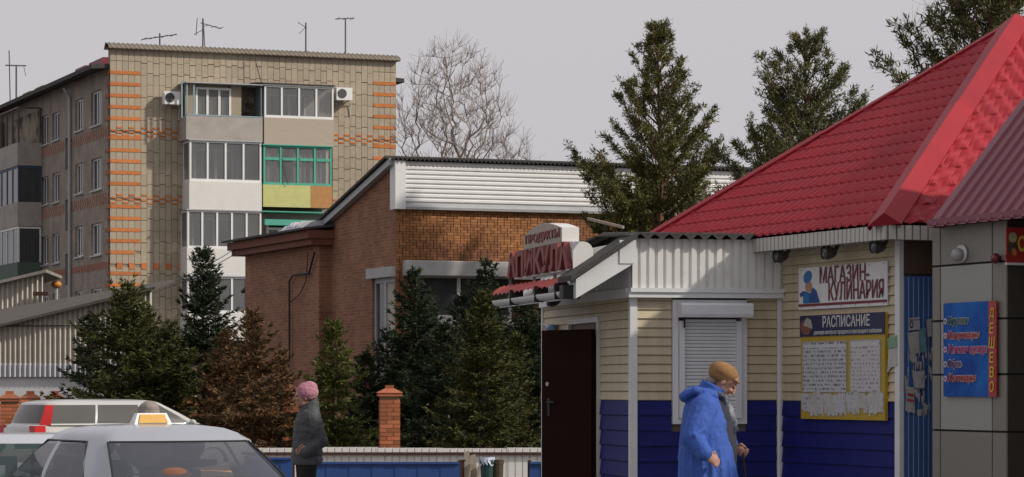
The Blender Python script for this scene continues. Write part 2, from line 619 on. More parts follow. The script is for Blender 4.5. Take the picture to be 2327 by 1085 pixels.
def balcony(px0, px1, y_slab, y_rail, y_top, m_par, m_frame, n, open_=False, par_m2=None, side_w=True):
    """y_slab: bottom of the balcony, y_rail: top of its parapet, y_top: top of the glazing"""
    x0, x1 = FB.u(px0), FB.u(px1); pc = (px0 + px1) / 2
    zs, zr_, zt = bz(y_slab, pc), bz(y_rail, pc), bz(y_top, pc)
    b = MB()
    b.box(x0, x1, -OUT, -.03, zs, zs + .16)
    bo = b.obj('balcony', m_conc, apt)
    xm = x0 + (x1 - x0) * .68 if par_m2 else x1
    pr = MB().box(x0 - .03, xm, -OUT - .05, -OUT + .03, zs - .02, zr_)
    pr.box(x0 - .03, x0 + .03, -OUT + .03, -.03, zs - .02, zr_)
    pr.box(x1 - .05, x1 + .0, -OUT + .035, -.03, zs - .02, zr_ - .004)
    pr.obj('parapet', m_par, bo)
    if par_m2:
        box_obj('parapet', (xm + .004, x1, -OUT - .05, -OUT + .03, zs - .02, zr_), par_m2, bo)
    # wall behind with a window and a door
    w = MB().box(x0 + .05, x1 - .05, -.02, .012, zs + .16, zt)
    w.obj('back_wall', m_scorch if open_ == 'soot' else m_conc, bo)
    bw = (x1 - x0)
    fr = MB(); a, c = x0 + bw * .15, x0 + bw * .7
    fr.box(a, a + .08, -.07, -.022, zr_ - .2, zt - .25); fr.box(c - .08, c, -.07, -.022, zr_ - .2, zt - .25)
    fr.box(a + .08, c - .08, -.07, -.022, zt - .33, zt - .25); fr.box(a + .08, c - .08, -.07, -.022, zr_ - .2, zr_ - .1)
    mid = (a + c) / 2 + .1
    fr.box(mid - .06, mid + .06, -.07, -.022, zr_ - .1, zt - .33)
    fo = fr.obj('inner_window', m_wf, bo)
    box_obj('pane', (a + .08, mid - .06, -.05, -.04, zr_ - .1, zt - .33), pane_m, fo)
    box_obj('pane', (mid + .06, c - .08, -.05, -.04, zr_ - .1, zt - .33), pane_m, fo)
    if not open_:
        gl = glaze(bo, x0, x1, zr_ + .004, zt, -OUT, m_frame, n)
        # side glazing on the shaded end
        g2 = MB()
        g2.box(x0, x0 + .05, -OUT + .083, -OUT + .15, zr_ + .004, zt); g2.box(x0, x0 + .05, -.1, -.03, zr_ + .004, zt)
        g2.box(x0, x0 + .05, -OUT + .15, -.1, zt - .08, zt); g2.box(x0, x0 + .05, -OUT + .15, -.1, zr_ + .004, zr_ + .09)
        g2.obj('balcony_window', m_frame, bo)
        box_obj('pane', (x0 + .02, x0 + .03, -OUT + .15, -.1, zr_ + .09, zt - .08), pane_clear, gl)
    top = MB().box(x0 - .06, x1 + .02, -OUT - .08, -.02, zt + .004, zt + .05)
    top.obj('canopy', grey_metal if m_frame is not m_green else m_green, bo)
    return bo, (x0, x1, zs, zr_, zt)


PXL0, PXL1, PXR0, PXR1 = 432, 592, 599, 757
# fifth floor
b5l, q = balcony(424, 596, 319, 266, 192, m_conc, m_wf, 4, open_='soot')
m_blr = pm('pale_blue_rail', (.22, .32, .36), .6, .15, 6)
rl = MB().box(q[0], q[1], -OUT - .06, -OUT + .02, q[3] + .003, q[3] + .06)
rl.obj('rail', m_blr, b5l)
for dx in (-.22, 0.0, .3):
    box_obj('post', (q[0] + dx, q[0] + dx + .06, -OUT + .03, -OUT + .08, q[3] - .1, q[4] + .1), m_blr, b5l)
glaze(b5l, q[0] + .5, q[0] + 2.05, q[3] - .2, q[4] - .12, -.72, m_wf, 3, t=.09)
MB().box(q[0] + .05, q[0] + .5, -.7, -.6, q[2] + .16, q[4]).box(q[0] + 2.05, q[0] + 2.5, -.7, -.6, q[2] + .16, q[4]).box(q[0] + .5, q[0] + 2.05, -.58, -.55, q[2] + .16, q[4]).obj('screen_wall', m_block, b5l)
box_obj('end_screen', (q[1] - .05, q[1], -OUT + .05, -.05, q[3], q[4]), pm('dull_blue_sheet', (.14, .17, .19), .7, .2, 3), b5l)
b5r, q = balcony(601, 758, 331, 270, 197, m_sid_b, m_wf, 4)
top = MB().hexa([(q[0] - .3, -OUT - .12, q[4] + .06), (q[1] + .05, -OUT - .12, q[4] + .06), (q[1] + .05, -.02, q[4] + .12), (q[0] - .3, -.02, q[4] + .12),
                 (q[0] - .3, -OUT - .12, q[4] + .1), (q[1] + .05, -OUT - .12, q[4] + .1), (q[1] + .05, -.02, q[4] + .2), (q[0] - .3, -.02, q[4] + .2)])
top.obj('tar_paper_roof', asb_dark, b5r)
# fourth floor
b4l, q = balcony(431, 594, 478, 414, 322, m_wclad, m_wf, 4)
b4r, q = balcony(599, 754, 471, 422, 333, m_yel, m_green, 4, par_m2=m_ora)
x0, x1, zs, zr_, zt = q
tr = MB()
for i in range(4):
    a = x0 + (x1 - x0) * i / 4; b = x0 + (x1 - x0) * (i + 1) / 4
    tr.box(a + .07, b - .07, -OUT - .01, -OUT + .07, zt - .62, zt - .5)
tr.obj('transom', m_green, b4r)
cu = MB()
for i in range(60):
    a = x0 + .05 + (x1 - x0 - .1) * i / 60; b = x0 + .05 + (x1 - x0 - .1) * (i + 1) / 60
    va, vb = (-.85 + .03 * math.sin(k * 1.3) for k in (i, i + 1))
    if i // 15 == 1 and i % 15 < 9: continue
    cu.quad((a, va, zr_ + .05), (b, vb, zr_ + .05), (b, vb, zt - .1), (a, va, zt - .1))
cu.obj('curtain', m_tulle, b4r)
# third floor
b3l, q = balcony(426, 594, 626, 566, 480, m_wclad, m_wf, 5)
b3r, q = balcony(599, 754, 625, 570, 484, m_conc, m_green, 4, open_=True)
box_obj('green_lintel', (q[0] + .05, q[1] - .05, -OUT - .02, -OUT + .06, q[4] - .55, q[4] - .3), m_green, b3r)
glaze(b3r, q[0] + .4, q[0] + 1.5, q[3] - .3, q[4] - .6, -.2, m_wf, 2, t=.1)
# second floor
b2l, q = balcony(426, 594, 773, 712, 630, m_wclad, m_wf, 5)
b2r, q = balcony(599, 754, 773, 715, 632, m_wclad, m_wf, 4)

# ---- balconies on the long side
FLo = FL.off(-1.1)


def side_balcony(px0, px1, yr, ys, yt, m_par, m_fr, glz):
    w0, w1 = -FLo.u(px1), -FLo.u(px0); pc = (px0 + px1) / 2
    u = FLo.u(pc)
    zs, zr_, zt = FLo.z(u, ys), FLo.z(u, yr), FLo.z(u, yt)
    bo = MB().box(-1.1, -.02, w0, w1, zs, zs + .15).obj('balcony', m_conc, apt)
    p = MB().box(-1.15, -1.08, w0 - .02, w1, zs - .02, zr_); p.box(-1.08, -.02, w0 - .02, w0 + .05, zs - .02, zr_)
    p.obj('parapet', m_par, bo)
    f = MB()
    n = 5
    for i in range(n + 1):
        w = w0 + (w1 - w0) * i / n
        f.box(-1.13, -1.06, w - .04, w + .04, zr_ + .003, zt)
    f.box(-1.13, -1.06, w0, w1, zt + .003, zt + .09)
    f.box(-1.05, -.05, w0, w0 + .06, zt, zt + .08); f.box(-.12, -.05, w0, w0 + .06, zr_ + .003, zt)
    fo = f.obj('balcony_window', m_fr, bo)
    if glz:
        box_obj('pane', (-1.1, -1.09, w0 + .04, w1, zr_, zt), pane_m, fo)
        box_obj('pane', (-1.05, -.12, w0 + .02, w0 + .03, zr_, zt), pane_m, fo)
    box_obj('back_wall', (-.03, -.012, w0, w1, zs, zt), m_scorch, bo)
    return bo


m_dull = pm('brown_frame', (.09, .06, .05), .7, .2, 4)
m_grn = pm('dull_green_sheet', (.07, .1, .08), .7, .2, 3)
side_balcony(-22, 42, 336, 386, 260, m_conc, m_dull, False)
side_balcony(-20, 42, 468, 521, 392, m_conc, m_blue, True)
side_balcony(-20, 42, 602, 652, 527, m_grn, m_wf, True)
side_balcony(-110, -40, 365, 420, 296, m_dull, m_dull, True)
side_balcony(-110, -40, 492, 545, 420, m_conc, m_wf, True)
side_balcony(-110, -40, 612, 660, 545, m_conc, m_wf, True)

# ---- air conditioners on the short side
m_acd = pm('fan_grille', (.06, .06, .065), .6, .3, 30)


def aircon(px, py, label):
    u, z = FA.off(-.35).uz(px, py)
    e = empty('air_conditioner', FA.M(u, 0, z), label, 'air conditioner', 'air conditioners on the apartment block')
    me = MB().box(-.36, .36, -.52, -.2, -.28, .26); me.obj('casing', white_clean, e)
    f = MB(); ring = [(-.1 + .2 * math.cos(a), .2 * math.sin(a)) for a in [i * math.pi / 10 for i in range(20)]]
    f.prism(ring, 1, -.545, -.515); f.obj('fan_grille', m_acd, e)
    b = MB(); b.bar((-.25, -.01, -.3), (-.25, -.5, -.3), .04, .04); b.bar((.25, -.01, -.3), (.25, -.5, -.3), .04, .04)
    b.bar((-.25, -.01, -.6), (-.25, -.3, -.32), .03, .03); b.obj('bracket', grey_metal, e)
    MB().tube([(.3, -.3, -.25), (.42, -.1, -.4), (.42, -.04, -.9)], .025, 5).obj('pipe', white, e)


aircon(389, 223, 'white air conditioner on the beige wall beside the pale blue balcony posts')
aircon(780, 214, 'white air conditioner on the beige wall beside the glazed top balcony with beige cladding')

# ---- aerials on the roof
m_ant = pm('aerial_metal', (.09, .085, .085), .5, .2, 8)


def aerial(px, ytop, ybase, v, kind, label):
    fr_ = FA.off(v)
    u, zt = fr_.uz(px, ytop); zb = ztop - .1 if v < 3 else fr_.z(u, ybase)
    zb = min(zb, fr_.z(u, ybase))
    e = empty('roof_aerial', FA.M(u, v, zb), label, 'aerial', 'television aerials on the apartment roof')
    h = zt - zb
    MB().tube([(0, 0, 0), (0, 0, h)], .035, 6).obj('mast', m_ant, e)
    el = MB()
    if kind == 0:
        el.tube([(-.75, .2, h - .28), (.7, -.2, h - .04)], .022, 4)
        for t in (-.7, -.3, .2, .6):
            el.tube([(t, -.5, h - .16 + t * .17), (t, .5, h - .16 + t * .17)], .014, 4)
    elif kind == 1:
        el.tube([(-.1, 0, h - .2), (.85, .1, h - .4)], .02, 4)
        el.tube([(-.3, 0, h - .75), (-.25, 0, h)], .018, 4); el.tube([(-.4, 0, h - .72), (0, 0, h - .5)], .014, 4)
        for t in (.2, .5, .8):
            el.tube([(t, -.4, h - .3 - t * .12), (t, .5, h - .25 - t * .12)], .012, 4)
        el.tube([(.12, 0, 0), (.02, 0, h * .95)], .02, 4)
    elif kind == 2:
        el.tube([(-.35, 0, h + .0), (.05, 0, h - .25)], .016, 4); el.tube([(-.3, 0, h - .5), (.1, .2, h - .1)], .014, 4)
        el.tube([(-.1, 0, .35), (.12, 0, .35)], .03, 5)
        el.tube([(0, 0, .6), (.2, 0, 0)], .02, 4)
    else:
        el.tube([(-.42, .15, h - .02), (.35, -.15, h + .03)], .02, 4)
        for t in (-.35, 0, .3):
            el.tube([(t, -.35, h), (t, .35, h)], .012, 4)
        el.tube([(-.2, 0, .15), (-.1, 0, .4), (0, 0, .6)], .016, 4); el.tube([(.18, 0, 0), (0, 0, .5)], .02, 4)
    el.obj('elements', m_ant, e)


aerial(363, 76, 100, 2.0, 0, 'low dark aerial with a tilted boom on the apartment roof edge')
aerial(461, 42, 104, 1.6, 1, 'twin mast aerial with a drooping side boom on the apartment roof')
aerial(695, 52, 112, 1.0, 2, 'thin aerial with short prongs standing above the parapet cap')
aerial(785, 43, 116, 1.0, 3, 'thin aerial with a level top bar beside the pronged one')
fr_ = FL.off(1.2)
u, zt = fr_.uz(37, 150)
e = empty('roof_aerial', FL.M(u, 1.2, TOPZ - .4), 'aerial with a wide crossbar and two masts beside the yellow chimneys', 'aerial', 'television aerials on the apartment roof')
h = zt - TOPZ + .4
MB().tube([(0, 0, 0), (0, 0, h)], .045, 6).obj('mast', m_ant, e)
MB().tube([(0, -.28, 0), (0, -.36, h + .75)], .03, 6).obj('mast', m_ant, e)
MB().tube([(0, -.55, h), (0, .5, h + .02)], .035, 5).tube([(0, .38, h), (0, .48, h - .5)], .015, 4).obj('elements', m_ant, e)
# ------------------------------------------------------------------ brick shop with white parapet
FS = Frame((-2.838, 70), B)
FSL = Frame((-2.838, 70), mA)
shop = empty('brick_shop', FS.M(), 'brown brick building with a white metal parapet and sloping rear roof', 'building')
m_sb = pm('ochre_brick', (.38, .165, .058), .9, .18, 6, island=.26, bump=.3, col2=(.2, .085, .045), fac2=(.42, .6), s2=.55)
m_sm = pm('dark_mortar', (.10, .045, .02), 1, .2, 5)
m_sl = brick_mat('brown_brick', (.30, .135, .075), (.2, .085, .05), (.30, .175, .115), .26, .08, .16)
SW = 11.6
zp0, zp1 = FS.z(0, 476), FS.z(0, 366)
uw0, zw0 = FS.uz(946, 722); uw1, zw1 = FS.uz(1166, 628)
uw_m = FS.u(1046)
front = MB()
wall_holes(front, 0, SW, 0, zp0, [(uw0, uw1, zw0, zw1)], .35, lambda u, v, z: (u, v + .012, z))
fw = front.obj('front_wall', m_sm, shop)


def wls(px): return -FSL.u(px)
def zls(px, py): return FSL.z(FSL.u(px), py)


w5 = wls(752); z5 = zls(752, 508)
wa0, wa1 = wls(897), wls(846)
zs0, zs1 = zls(870, 870), zls(870, 632)
side = MB()
wall_holes(side, 0.012, w5, 0, z5, [(wa0, wa1, zs0, zs1)], .3, lambda w, d, z: (d, w, z))
zk = zls(897, 374)
side.quad((0, .012, z5), (0, w5, z5), (0, .012, zk))
so_ = side.obj('side_wall', m_sl, shop)
body = MB().prism([(.36, 0), (12.5, 0), (12.5, z5 - .2), (w5, z5 - .2), (.36, zk - .3)], 0, .31, SW)
body.obj('wall', dark, shop)
# annex: lower rear part
za = zls(754, 556)
w12 = wls(582)
an = MB(); zn = za
hs0, hs1, hz0, hz1 = wls(614), wls(597), zls(605, 800), zls(605, 735)
wall_holes(an, w5 + .0, w12, 0, zn, [(hs0, hs1, hz0, hz1)], .25, lambda w, d, z: (d - .32, w, z))
an.quad((-.32, w5, 0), (.0, w5, 0), (.0, w5, zn), (-.32, w5, zn))
an.quad((-.32, w12, 0), (3, w12, 0), (3, w12, zn), (-.32, w12, zn))
ano = an.obj('annex_wall', m_sl, shop)
box_obj('annex_core', (-.05, 4, w5 + .05, w12 - .02, 0, zn), dark, shop)
f = MB(); x = -.2
f.box(x, x + .06, hs0, hs0 + .1, hz0, hz1); f.box(x, x + .06, hs1 - .1, hs1, hz0, hz1); f.box(x, x + .06, hs0 + .1, hs1 - .1, hz1 - .1, hz1)
for k in range(1, 4):
    w = hs0 + (hs1 - hs0) * k / 4; f.box(x, x + .05, w - .02, w + .02, hz0, hz1 - .1)
f.obj('barred_window', rust, ano)
m_corn = pm('brown_cornice', (.17, .055, .035), .8, .25, 4)
c = MB().box(-.62, .2, w5 - .25, w12 + .35, zn - .02, zn + .14); c.box(-.72, .2, w5 - .3, w12 + .45, zn + .143, zn + .36)
c.obj('cornice', m_corn, shop)
r = MB().hexa([(-.85, w5 - .35, zn + .363), (-.85, w12 + .6, zn + .363), (4, w12 + .6, zn + .9), (4, w5 - .35, zn + .9),
               (-.85, w5 - .35, zn + .42), (-.85, w12 + .6, zn + .42), (4, w12 + .6, zn + .98), (4, w5 - .35, zn + .98)])
ar = r.obj('annex_roof', asb_dark, shop)
m_snow = pm('crumpled_sheet_metal', (.5, .5, .54), .5, .2, 4, bump=.6, bscale=5)
s_ = MB(); random.seed(3)
for i in range(7):
    w = w5 + .1 + i * .28; a = .12 + .12 * random.random()
    s_.hexa([(-.8, w, zn + .425), (-.8, w + .3, zn + .425), (-.1, w + .3, zn + .46), (-.1, w, zn + .46),
             (-.7, w, zn + .43 + a), (-.7, w + .3, zn + .43 + a * .5), (-.1, w + .3, zn + .6), (-.1, w, zn + .65)])
s_.obj('loose_sheet', m_snow, ar)
# rake along the sloping top
rk = MB()
rk.hexa([(-.18, -.02, zk - .02), (-.02, -.02, zk - .02), (-.02, w5 + .5, z5 - .14), (-.18, w5 + .5, z5 - .14),
         (-.18, -.02, zk + .14), (-.02, -.02, zk + .14), (-.02, w5 + .5, z5 + .02), (-.18, w5 + .5, z5 + .02)])
rk.obj('rake_trim', grey_metal, shop)
rt = MB().hexa([(-.25, .1, zk + .143), (SW, .1, zk + .143), (SW, 12.6, z5 - 1.6), (-.25, 12.6, z5 - 1.6),
                (-.25, .1, zk + .21), (SW, .1, zk + .21), (SW, 12.6, z5 - 1.53), (-.25, 12.6, z5 - 1.53)])
rt.obj('roof', asb_dark, shop)
# cables and pipe on the annex
cb_ = MB()
wp = wls(690)
cb_.tube([(-.4, wp, 0), (-.4, wp, zls(690, 640)), (-.4, wp - .35, zls(700, 626)), (-.4, wls(735), zls(735, 622)), (-.4, wls(748), zls(748, 575))], .028, 6)
cb_.tube([(-.4, wp, zls(690, 690)), (-.4, wls(715), zls(715, 668)), (-.4, wls(728), zls(728, 640)), (-.4, wls(733), zls(733, 575))], .014, 5)
cb_.obj('cable', black, shop)

# bricks of the front wall
BH, BLn = .0675, .178
zt_ = zp0
zl_lo = FS.z(0, 770)
bm1 = MB().box(0, BLn - .017, 0, .03, 0, BH - .008).mesh('brick')
bm2 = MB().box(0, BLn * .5 - .017, 0, .03, 0, BH - .008).mesh('brick')
st = MB(); cnt = 0
row = 0
z = zt_ - BH
u_pier = FS.u(922)
while z > zl_lo:
    above = z > FS.z(0, 597)
    u = -.09 if row % 2 else 0.0
    i = row % 3
    umax = SW if above else u_pier + .1
    while u < umax:
        ln = BLn if (i % 3) else BLn * .5
        if u >= -.001 or ln + u > .05:
            u_ = max(u, .003)
            pr_ = random.uniform(.0, .012)
            if cnt < 300 and u_ == u and u < 4.2:
                place('brick', bm1 if i % 3 else bm2, m_sb, fw, Matrix.Translation((u, -.01 - pr_, z)))
                cnt += 1
            else:
                st.box(u_, u + ln - .017, -.01 - pr_, .02, z, z + BH - .008)
        u += ln; i += 1
    z -= BH; row += 1
tag(st.obj('wall_bricks', m_sb, fw), kind='stuff')
# lintels, window, sill panel
m_lint = pm('painted_lintel', (.42, .42, .42), .8, .15, 3, col2=(.3, .27, .24), fac2=(.52, .7), s2=1.5)
u0, zb = FS.off(-.25).uz(922, 627); u1, ztl = FS.off(-.25).uz(1168, 596)
lb = MB().prism([(-.3, zb + .02), (-.26, zb), (-.01, zb), (-.01, ztl), (-.26, ztl), (-.3, ztl - .02)], 0, u0, u1 + 1.5)
lb.obj('lintel', m_lint, shop)
w0_, w1_ = wls(899), wls(843)
box_obj('lintel', (-.14, .02, w0_ + .0, w1_, zls(870, 632), zls(870, 609)), m_lint, shop)
f = MB(); v0, v1 = .1, .17
f.box(uw0, uw0 + .07, v0, v1, zw0, zw1); f.box(uw_m - .045, uw_m + .045, v0, v1, zw0 + .07, zw1 - .07); f.box(uw1 - .07, uw1, v0, v1, zw0, zw1)
f.box(uw0 + .07, uw1 - .07, v0, v1, zw0, zw0 + .07); f.box(uw0 + .07, uw1 - .07, v0, v1, zw1 - .07, zw1)
fo = f.obj('window', white, shop)
box_obj('pane', (uw0 + .07, uw_m - .045, .13, .14, zw0 + .07, zw1 - .07), pane_m, fo)
box_obj('pane', (uw_m + .045, uw1 - .07, .13, .14, zw0 + .07, zw1 - .07), pane_m, fo)
m_cur2 = pm('grey_blind', (.22, .22, .23), .9, .25, 3)
box_obj('blind', (uw0 + .15, uw0 + .75, .26, .28, zw0 + .1, zw1 - .12), m_cur2, fo)
box_obj('sill_panel', (uw0, uw1, -.06, .01, FS.z(uw0, 752), zw0 - .02), white, shop)
f = MB(); d0, d1 = .06, .14
f.box(d0, d1, wa0, wa0 + .08, zs0, zs1); f.box(d0, d1, wa1 - .1, wa1, zs0, zs1); f.box(d0, d1, wa0 + .08, wa1 - .1, zs1 - .12, zs1)
wm = wa0 + (wa1 - wa0) * .52
f.box(d0, d1, wm - .05, wm + .05, zs0, zs1 - .12)
fo = f.obj('window', grey_metal, shop)
box_obj('pane', (.1, .11, wm + .05, wa1 - .1, zs0, zs1 - .12), pane_m, fo)
box_obj('pane', (.1, .11, wa0 + .08, wm - .05, zs0, zs1 - .12), pm('cream_board', (.45, .42, .36), .8, .1, 2), fo)
# parapet of white profiled sheet
m_par = pm('white_profiled_sheet', (.74, .735, .73), .42, .05, 2, col2=(.6, .59, .58), fac2=(.55, .8), s2=1.2)
z0p, z1p = zp0 + .17, zp1
N_ = 9
for k in range(N_):
    a = z0p + (z1p - z0p) * k / N_; hgt = (z1p - z0p) / N_ - .004
    prof = [(-.06, a), (-.085, a + .015), (-.105, a + hgt * .3), (-.105, a + hgt * .7), (-.08, a + hgt), (-.0, a + hgt), (0, a)]
    MB().prism(prof, 0, .2, SW).obj('siding', m_par, shop)
MB().prism([(-.16, zp0), (-.17, zp0 + .06), (-.07, z0p), (0, z0p), (0, zp0)], 0, .2, SW).obj('drip_ledge', grey_metal, shop)
ct = MB().box(-.07, .197, -.15, .01, zp0 - .0, z1p + .0); ct.box(-.07, -.01, .012, .25, zp0, z1p)
ct.obj('corner_trim', white_clean, shop)
wv = MB(); prev = None; n = 900
for i in range(n + 1):
    u = -.15 + (SW + .2) * i / n; h = .03 * math.sin(u * 2 * math.pi / .115)
    cur = [(u, -.24, z1p + .03 + h), (u, -.24, z1p + .055 + h), (u, .4, z1p + .07 + h)]
    if prev:
        for k in range(2): wv.quad(prev[k], cur[k], cur[k + 1], prev[k + 1])
    prev = cur
wv.obj('roof_edge', asb_dark, shop, smooth=False)

# ------------------------------------------------------------------ corrugated sheds on the left
m_asl = pm('grey_corrugated_sheet', (.5, .465, .41), .9, .12, 3, col2=(.36, .32, .27), fac2=(.5, .72), s2=1)


def corr(x0, x1, zf, zg, y, amp=.04, per=.105, name='sheet', m=None, par=None):
    mb = MB(); n = int((x1 - x0) / per * 10); prev = None
    for i in range(n + 1):
        x = x0 + (x1 - x0) * i / n; yy = y + amp * math.sin(x * 2 * math.pi / per)
        cur = [(x, yy, zg(x)), (x, yy, zf(x))]
        if prev: mb.quad(prev[0], cur[0], cur[1], prev[1])
        prev = cur
    return mb.obj(name, m, par, smooth=True)


YS = 60.
sx = lambda px: (px - CX) / F * YS
shed = empty('corrugated_shed', T(0, YS), 'grey corrugated shed with a sloping weathered roof over a white base wall', 'shed')
xl, xr = sx(-160), sx(345)
top = lambda x: zat(738, YS) + (x - sx(0)) * (zat(666, YS) - zat(738, YS)) / (sx(290) - sx(0))
x = xl
while x < xr - .02:
    x2 = min(x + 1.1, xr)
    corr(x, x2, lambda q: top(q) - .02, lambda q: zat(829, YS), 0 - (.012 if int((x - xl) / 1.1) % 2 else 0), m=m_asl, par=shed, name='sheet')
    x = x2
m_plex = pm('pale_plastic_sheet', (.52, .52, .55), .4, .08, 3)
corr(xl, xr, lambda q: zat(826, YS), lambda q: zat(857, YS), -.035, m=m_plex, par=shed, name='lower_sheet')
m_wb = pm('whitewash', (.62, .62, .65), .8, .08, 1)
box_obj('base_wall', (xl, xr, .04, .4, 0, zat(857, YS)), m_wb, shed)
box_obj('wall', (xl, xr - .05, .06, 3, zat(857, YS), top(xl) - .3), dark, shed)
MB().hexa([(xl, -.25, top(xl) - .06), (xr + .1, -.25, top(xr) - .06), (xr + .1, 3.2, top(xr) + .22), (xl, 3.2, top(xl) + .55),
           (xl, -.25, top(xl)), (xr + .1, -.25, top(xr)), (xr + .1, 3.2, top(xr) + .28), (xl, 3.2, top(xl) + .62)]).obj('roof', pm('worn_roofing', (.085, .072, .062), .95, .2, 3, bump=.4, stretch=(1, 4, 1)), shed)
MB().tube([(xl, -.05, zat(742, YS)), (sx(160), -.06, zat(741, YS)), (sx(210), -.06, zat(740, YS))], .012, 5).obj('cable', black, shed)

YS2 = 66.
sx2 = lambda px: (px - CX) / F * YS2
shed2 = empty('corrugated_shed', T(0, YS2), 'second smaller corrugated shed rising behind the sloping shed roof', 'shed')
xl2, xr2 = sx2(-140), sx2(98)
top2 = lambda x: zat(641, YS2) + (x - sx2(0)) * (zat(615, YS2) - zat(641, YS2)) / (sx2(105) - sx2(0))
corr(xl2, xr2, lambda q: top2(q) - .03, lambda q: zat(760, YS2), 0, per=.115, m=m_asl, par=shed2, name='sheet')
box_obj('wall', (xl2, xr2 - .04, .06, 1.5, 0, top2(xl2) - .25), dark, shed2)
MB().hexa([(xl2, -.3, top2(xl2) - .04), (xr2 + .12, -.3, top2(xr2) - .04), (xr2 + .12, 2, top2(xr2) - .1), (xl2, 2, top2(xl2) - .1),
           (xl2, -.3, top2(xl2) + .03), (xr2 + .12, -.3, top2(xr2) + .03), (xr2 + .12, 2, top2(xr2) - .03), (xl2, 2, top2(xl2) - .03)]).obj('roof', asbestos, shed2)
zz = zat(668, YS2)
box_obj('plank', (sx2(78), sx2(112), -.2, -.1, zz - .05, zz + .04), rust, shed2)
m_lamp = pm('orange_plastic', (.5, .2, .04), .5, .1, 3)
YL = 68.
e = empty('street_lamp', T(*at(128, YL)[:2]), 'lamp with an orange dome behind the sheds, beside the apartment wall', 'lamp')
MB().ell((0, 0, zat(647, YL)), (.13, .13, .09)).obj('lamp_shade', m_lamp, e, smooth=True)
MB().tube([(0, 0, 0), (0, 0, zat(650, YL))], .04, 6).obj('post', grey_metal, e)

# ------------------------------------------------------------------ brick fence with pillars
m_fb = pm('orange_red_brick', (.35, .115, .052), .9, .2, 9, island=.28, bump=.3)
m_fm = pm('light_mortar', (.24, .15, .1), 1, .2, 5)
PW = .36
bk = MB().box(0, .235, 0, .112, 0, .064).mesh('brick')
bk2 = MB().box(0, .112, 0, .235, 0, .064).mesh('brick')


def pillar(px, Y, ztop_, label, w=PW):
    p = at(px, Y)
    e = empty('brick_pillar', T(p.x, p.y, 0, .12), label, 'pillar', 'brick pillars of the fence')
    h = w / 2
    box_obj('core', (-h + .012, h - .012, -h + .012, h - .012, 0, ztop_ - .2), m_fm, e)
    z = 0.003; k = 0
    while z < ztop_ - .26:
        if k % 2:
            for x, y, me in ((-h, -h, bk), (h - .112, -h, bk2), (h - .235, h - .112, bk), (-h, h - .235, bk2)):
                place('brick', me, m_fb, e, Matrix.Translation((x, y, z)))
        else:
            for x, y, me in ((h - .235, -h, bk), (-h, -h, bk2), (-h, h - .112, bk), (h - .112, h - .235, bk2)):
                place('brick', me, m_fb, e, Matrix.Translation((x, y, z)))
        z += .0735; k += 1
    c = MB(); g = h + .035
    c.box(-g, g, -g, g, ztop_ - .2, ztop_ - .14)
    c.add([(-g - .02, -g - .02, ztop_ - .137), (g + .02, -g - .02, ztop_ - .137), (g + .02, g + .02, ztop_ - .137), (-g - .02, g + .02, ztop_ - .137),
           (-.09, -.09, ztop_ - .06), (.09, -.09, ztop_ - .06), (.09, .09, ztop_ - .06), (-.09, .09, ztop_ - .06)],
          [(0, 3, 2, 1), (4, 5, 6, 7), (0, 1, 5, 4), (1, 2, 6, 5), (2, 3, 7, 6), (3, 0, 4, 7)])
    c.box(-.075, .075, -.075, .075, ztop_ - .06, ztop_)
    c.obj('cap', m_fb, e)


pillar(885, 52, zat(876, 52), 'orange brick pillar standing between the dark spruces behind the white fence')
pillar(657, 56, zat(872, 56), 'brick pillar beside the brown spruce behind the person in a pink hat')
pillar(22, 54, zat(889, 54), 'brick pillar behind the rear of the white estate car', .34)
pillar(69, 56.2, zat(889, 56.2), 'brick pillar next to the one behind the estate car, before the white wall', .3)
pillar(125, 58.3, zat(889, 58.3), 'brick pillar at the foot of the large spruce before the white wall', .3)
pillar(428, 57, zat(905, 57), 'low brick pillar half hidden under the brown spruce', .34)


def fence_wall(pxa, Ya, pxb, Yb, zt, label):
    a, b = at(pxa, Ya), at(pxb, Yb); d = b - a
    fr2 = Frame(a, d); Ln = d.length
    e = empty('brick_fence', fr2.M(), label, 'fence', 'brick fence between the pillars')
    box_obj('core', (0, Ln, .01, .11, 0, zt - .02), m_fm, e)
    z = .003; k = 0; mbs = MB()
    while z < zt - .06:
        x = -.12 if k % 2 else 0
        while x < Ln - .02:
            x0, x1 = max(x, 0), min(x + .238, Ln)
            mbs.box(x0, x1, 0, .12, z, z + .064)
            x += .25
        z += .0735; k += 1
    tag(mbs.obj('bricks', m_fb, e), kind='stuff')
    box_obj('coping', (0, Ln, -.03, .15, z + .0, z + .05), m_fb, e)


fence_wall(30, 54.3, 120, 58.2, zat(908, 56), 'low brick fence between the pillars behind the estate car')
fence_wall(134, 58.3, 420, 57.2, zat(925, 56), 'brick fence under the large spruce behind the white estate car')
fence_wall(437, 57, 650, 56.2, zat(950, 56), 'brick fence behind the brown spruce')

# ------------------------------------------------------------------ white sheet fence and blue barriers
YF = 45.
m_wsh = pm('white_fence_sheet', (.74, .73, .69), .6, .1, 3, col2=(.45, .4, .33), fac2=(.56, .72), s2=2)
fx = lambda px, Y=YF: (px - CX) / F * Y
wf = empty('sheet_fence', T(0, YF), 'low white ribbed metal fence with a rust coloured rail', 'fence')
P_ = .116
prof = [(0, 0), (.008, .022), (.016, .022), (.024, 0)]


def rib_sheet(nr, z0, z1):
    mb = MB(); pts = []
    for i in range(nr):
        pts += [(i * P_ + a, b) for a, b in prof]
    pts.append((nr * P_, 0))
    for (a, b), (c, d) in zip(pts, pts[1:]):
        mb.quad((a, b, z0), (c, d, z0), (c, d, z1), (a, b, z1))
    return mb.mesh('sheet')


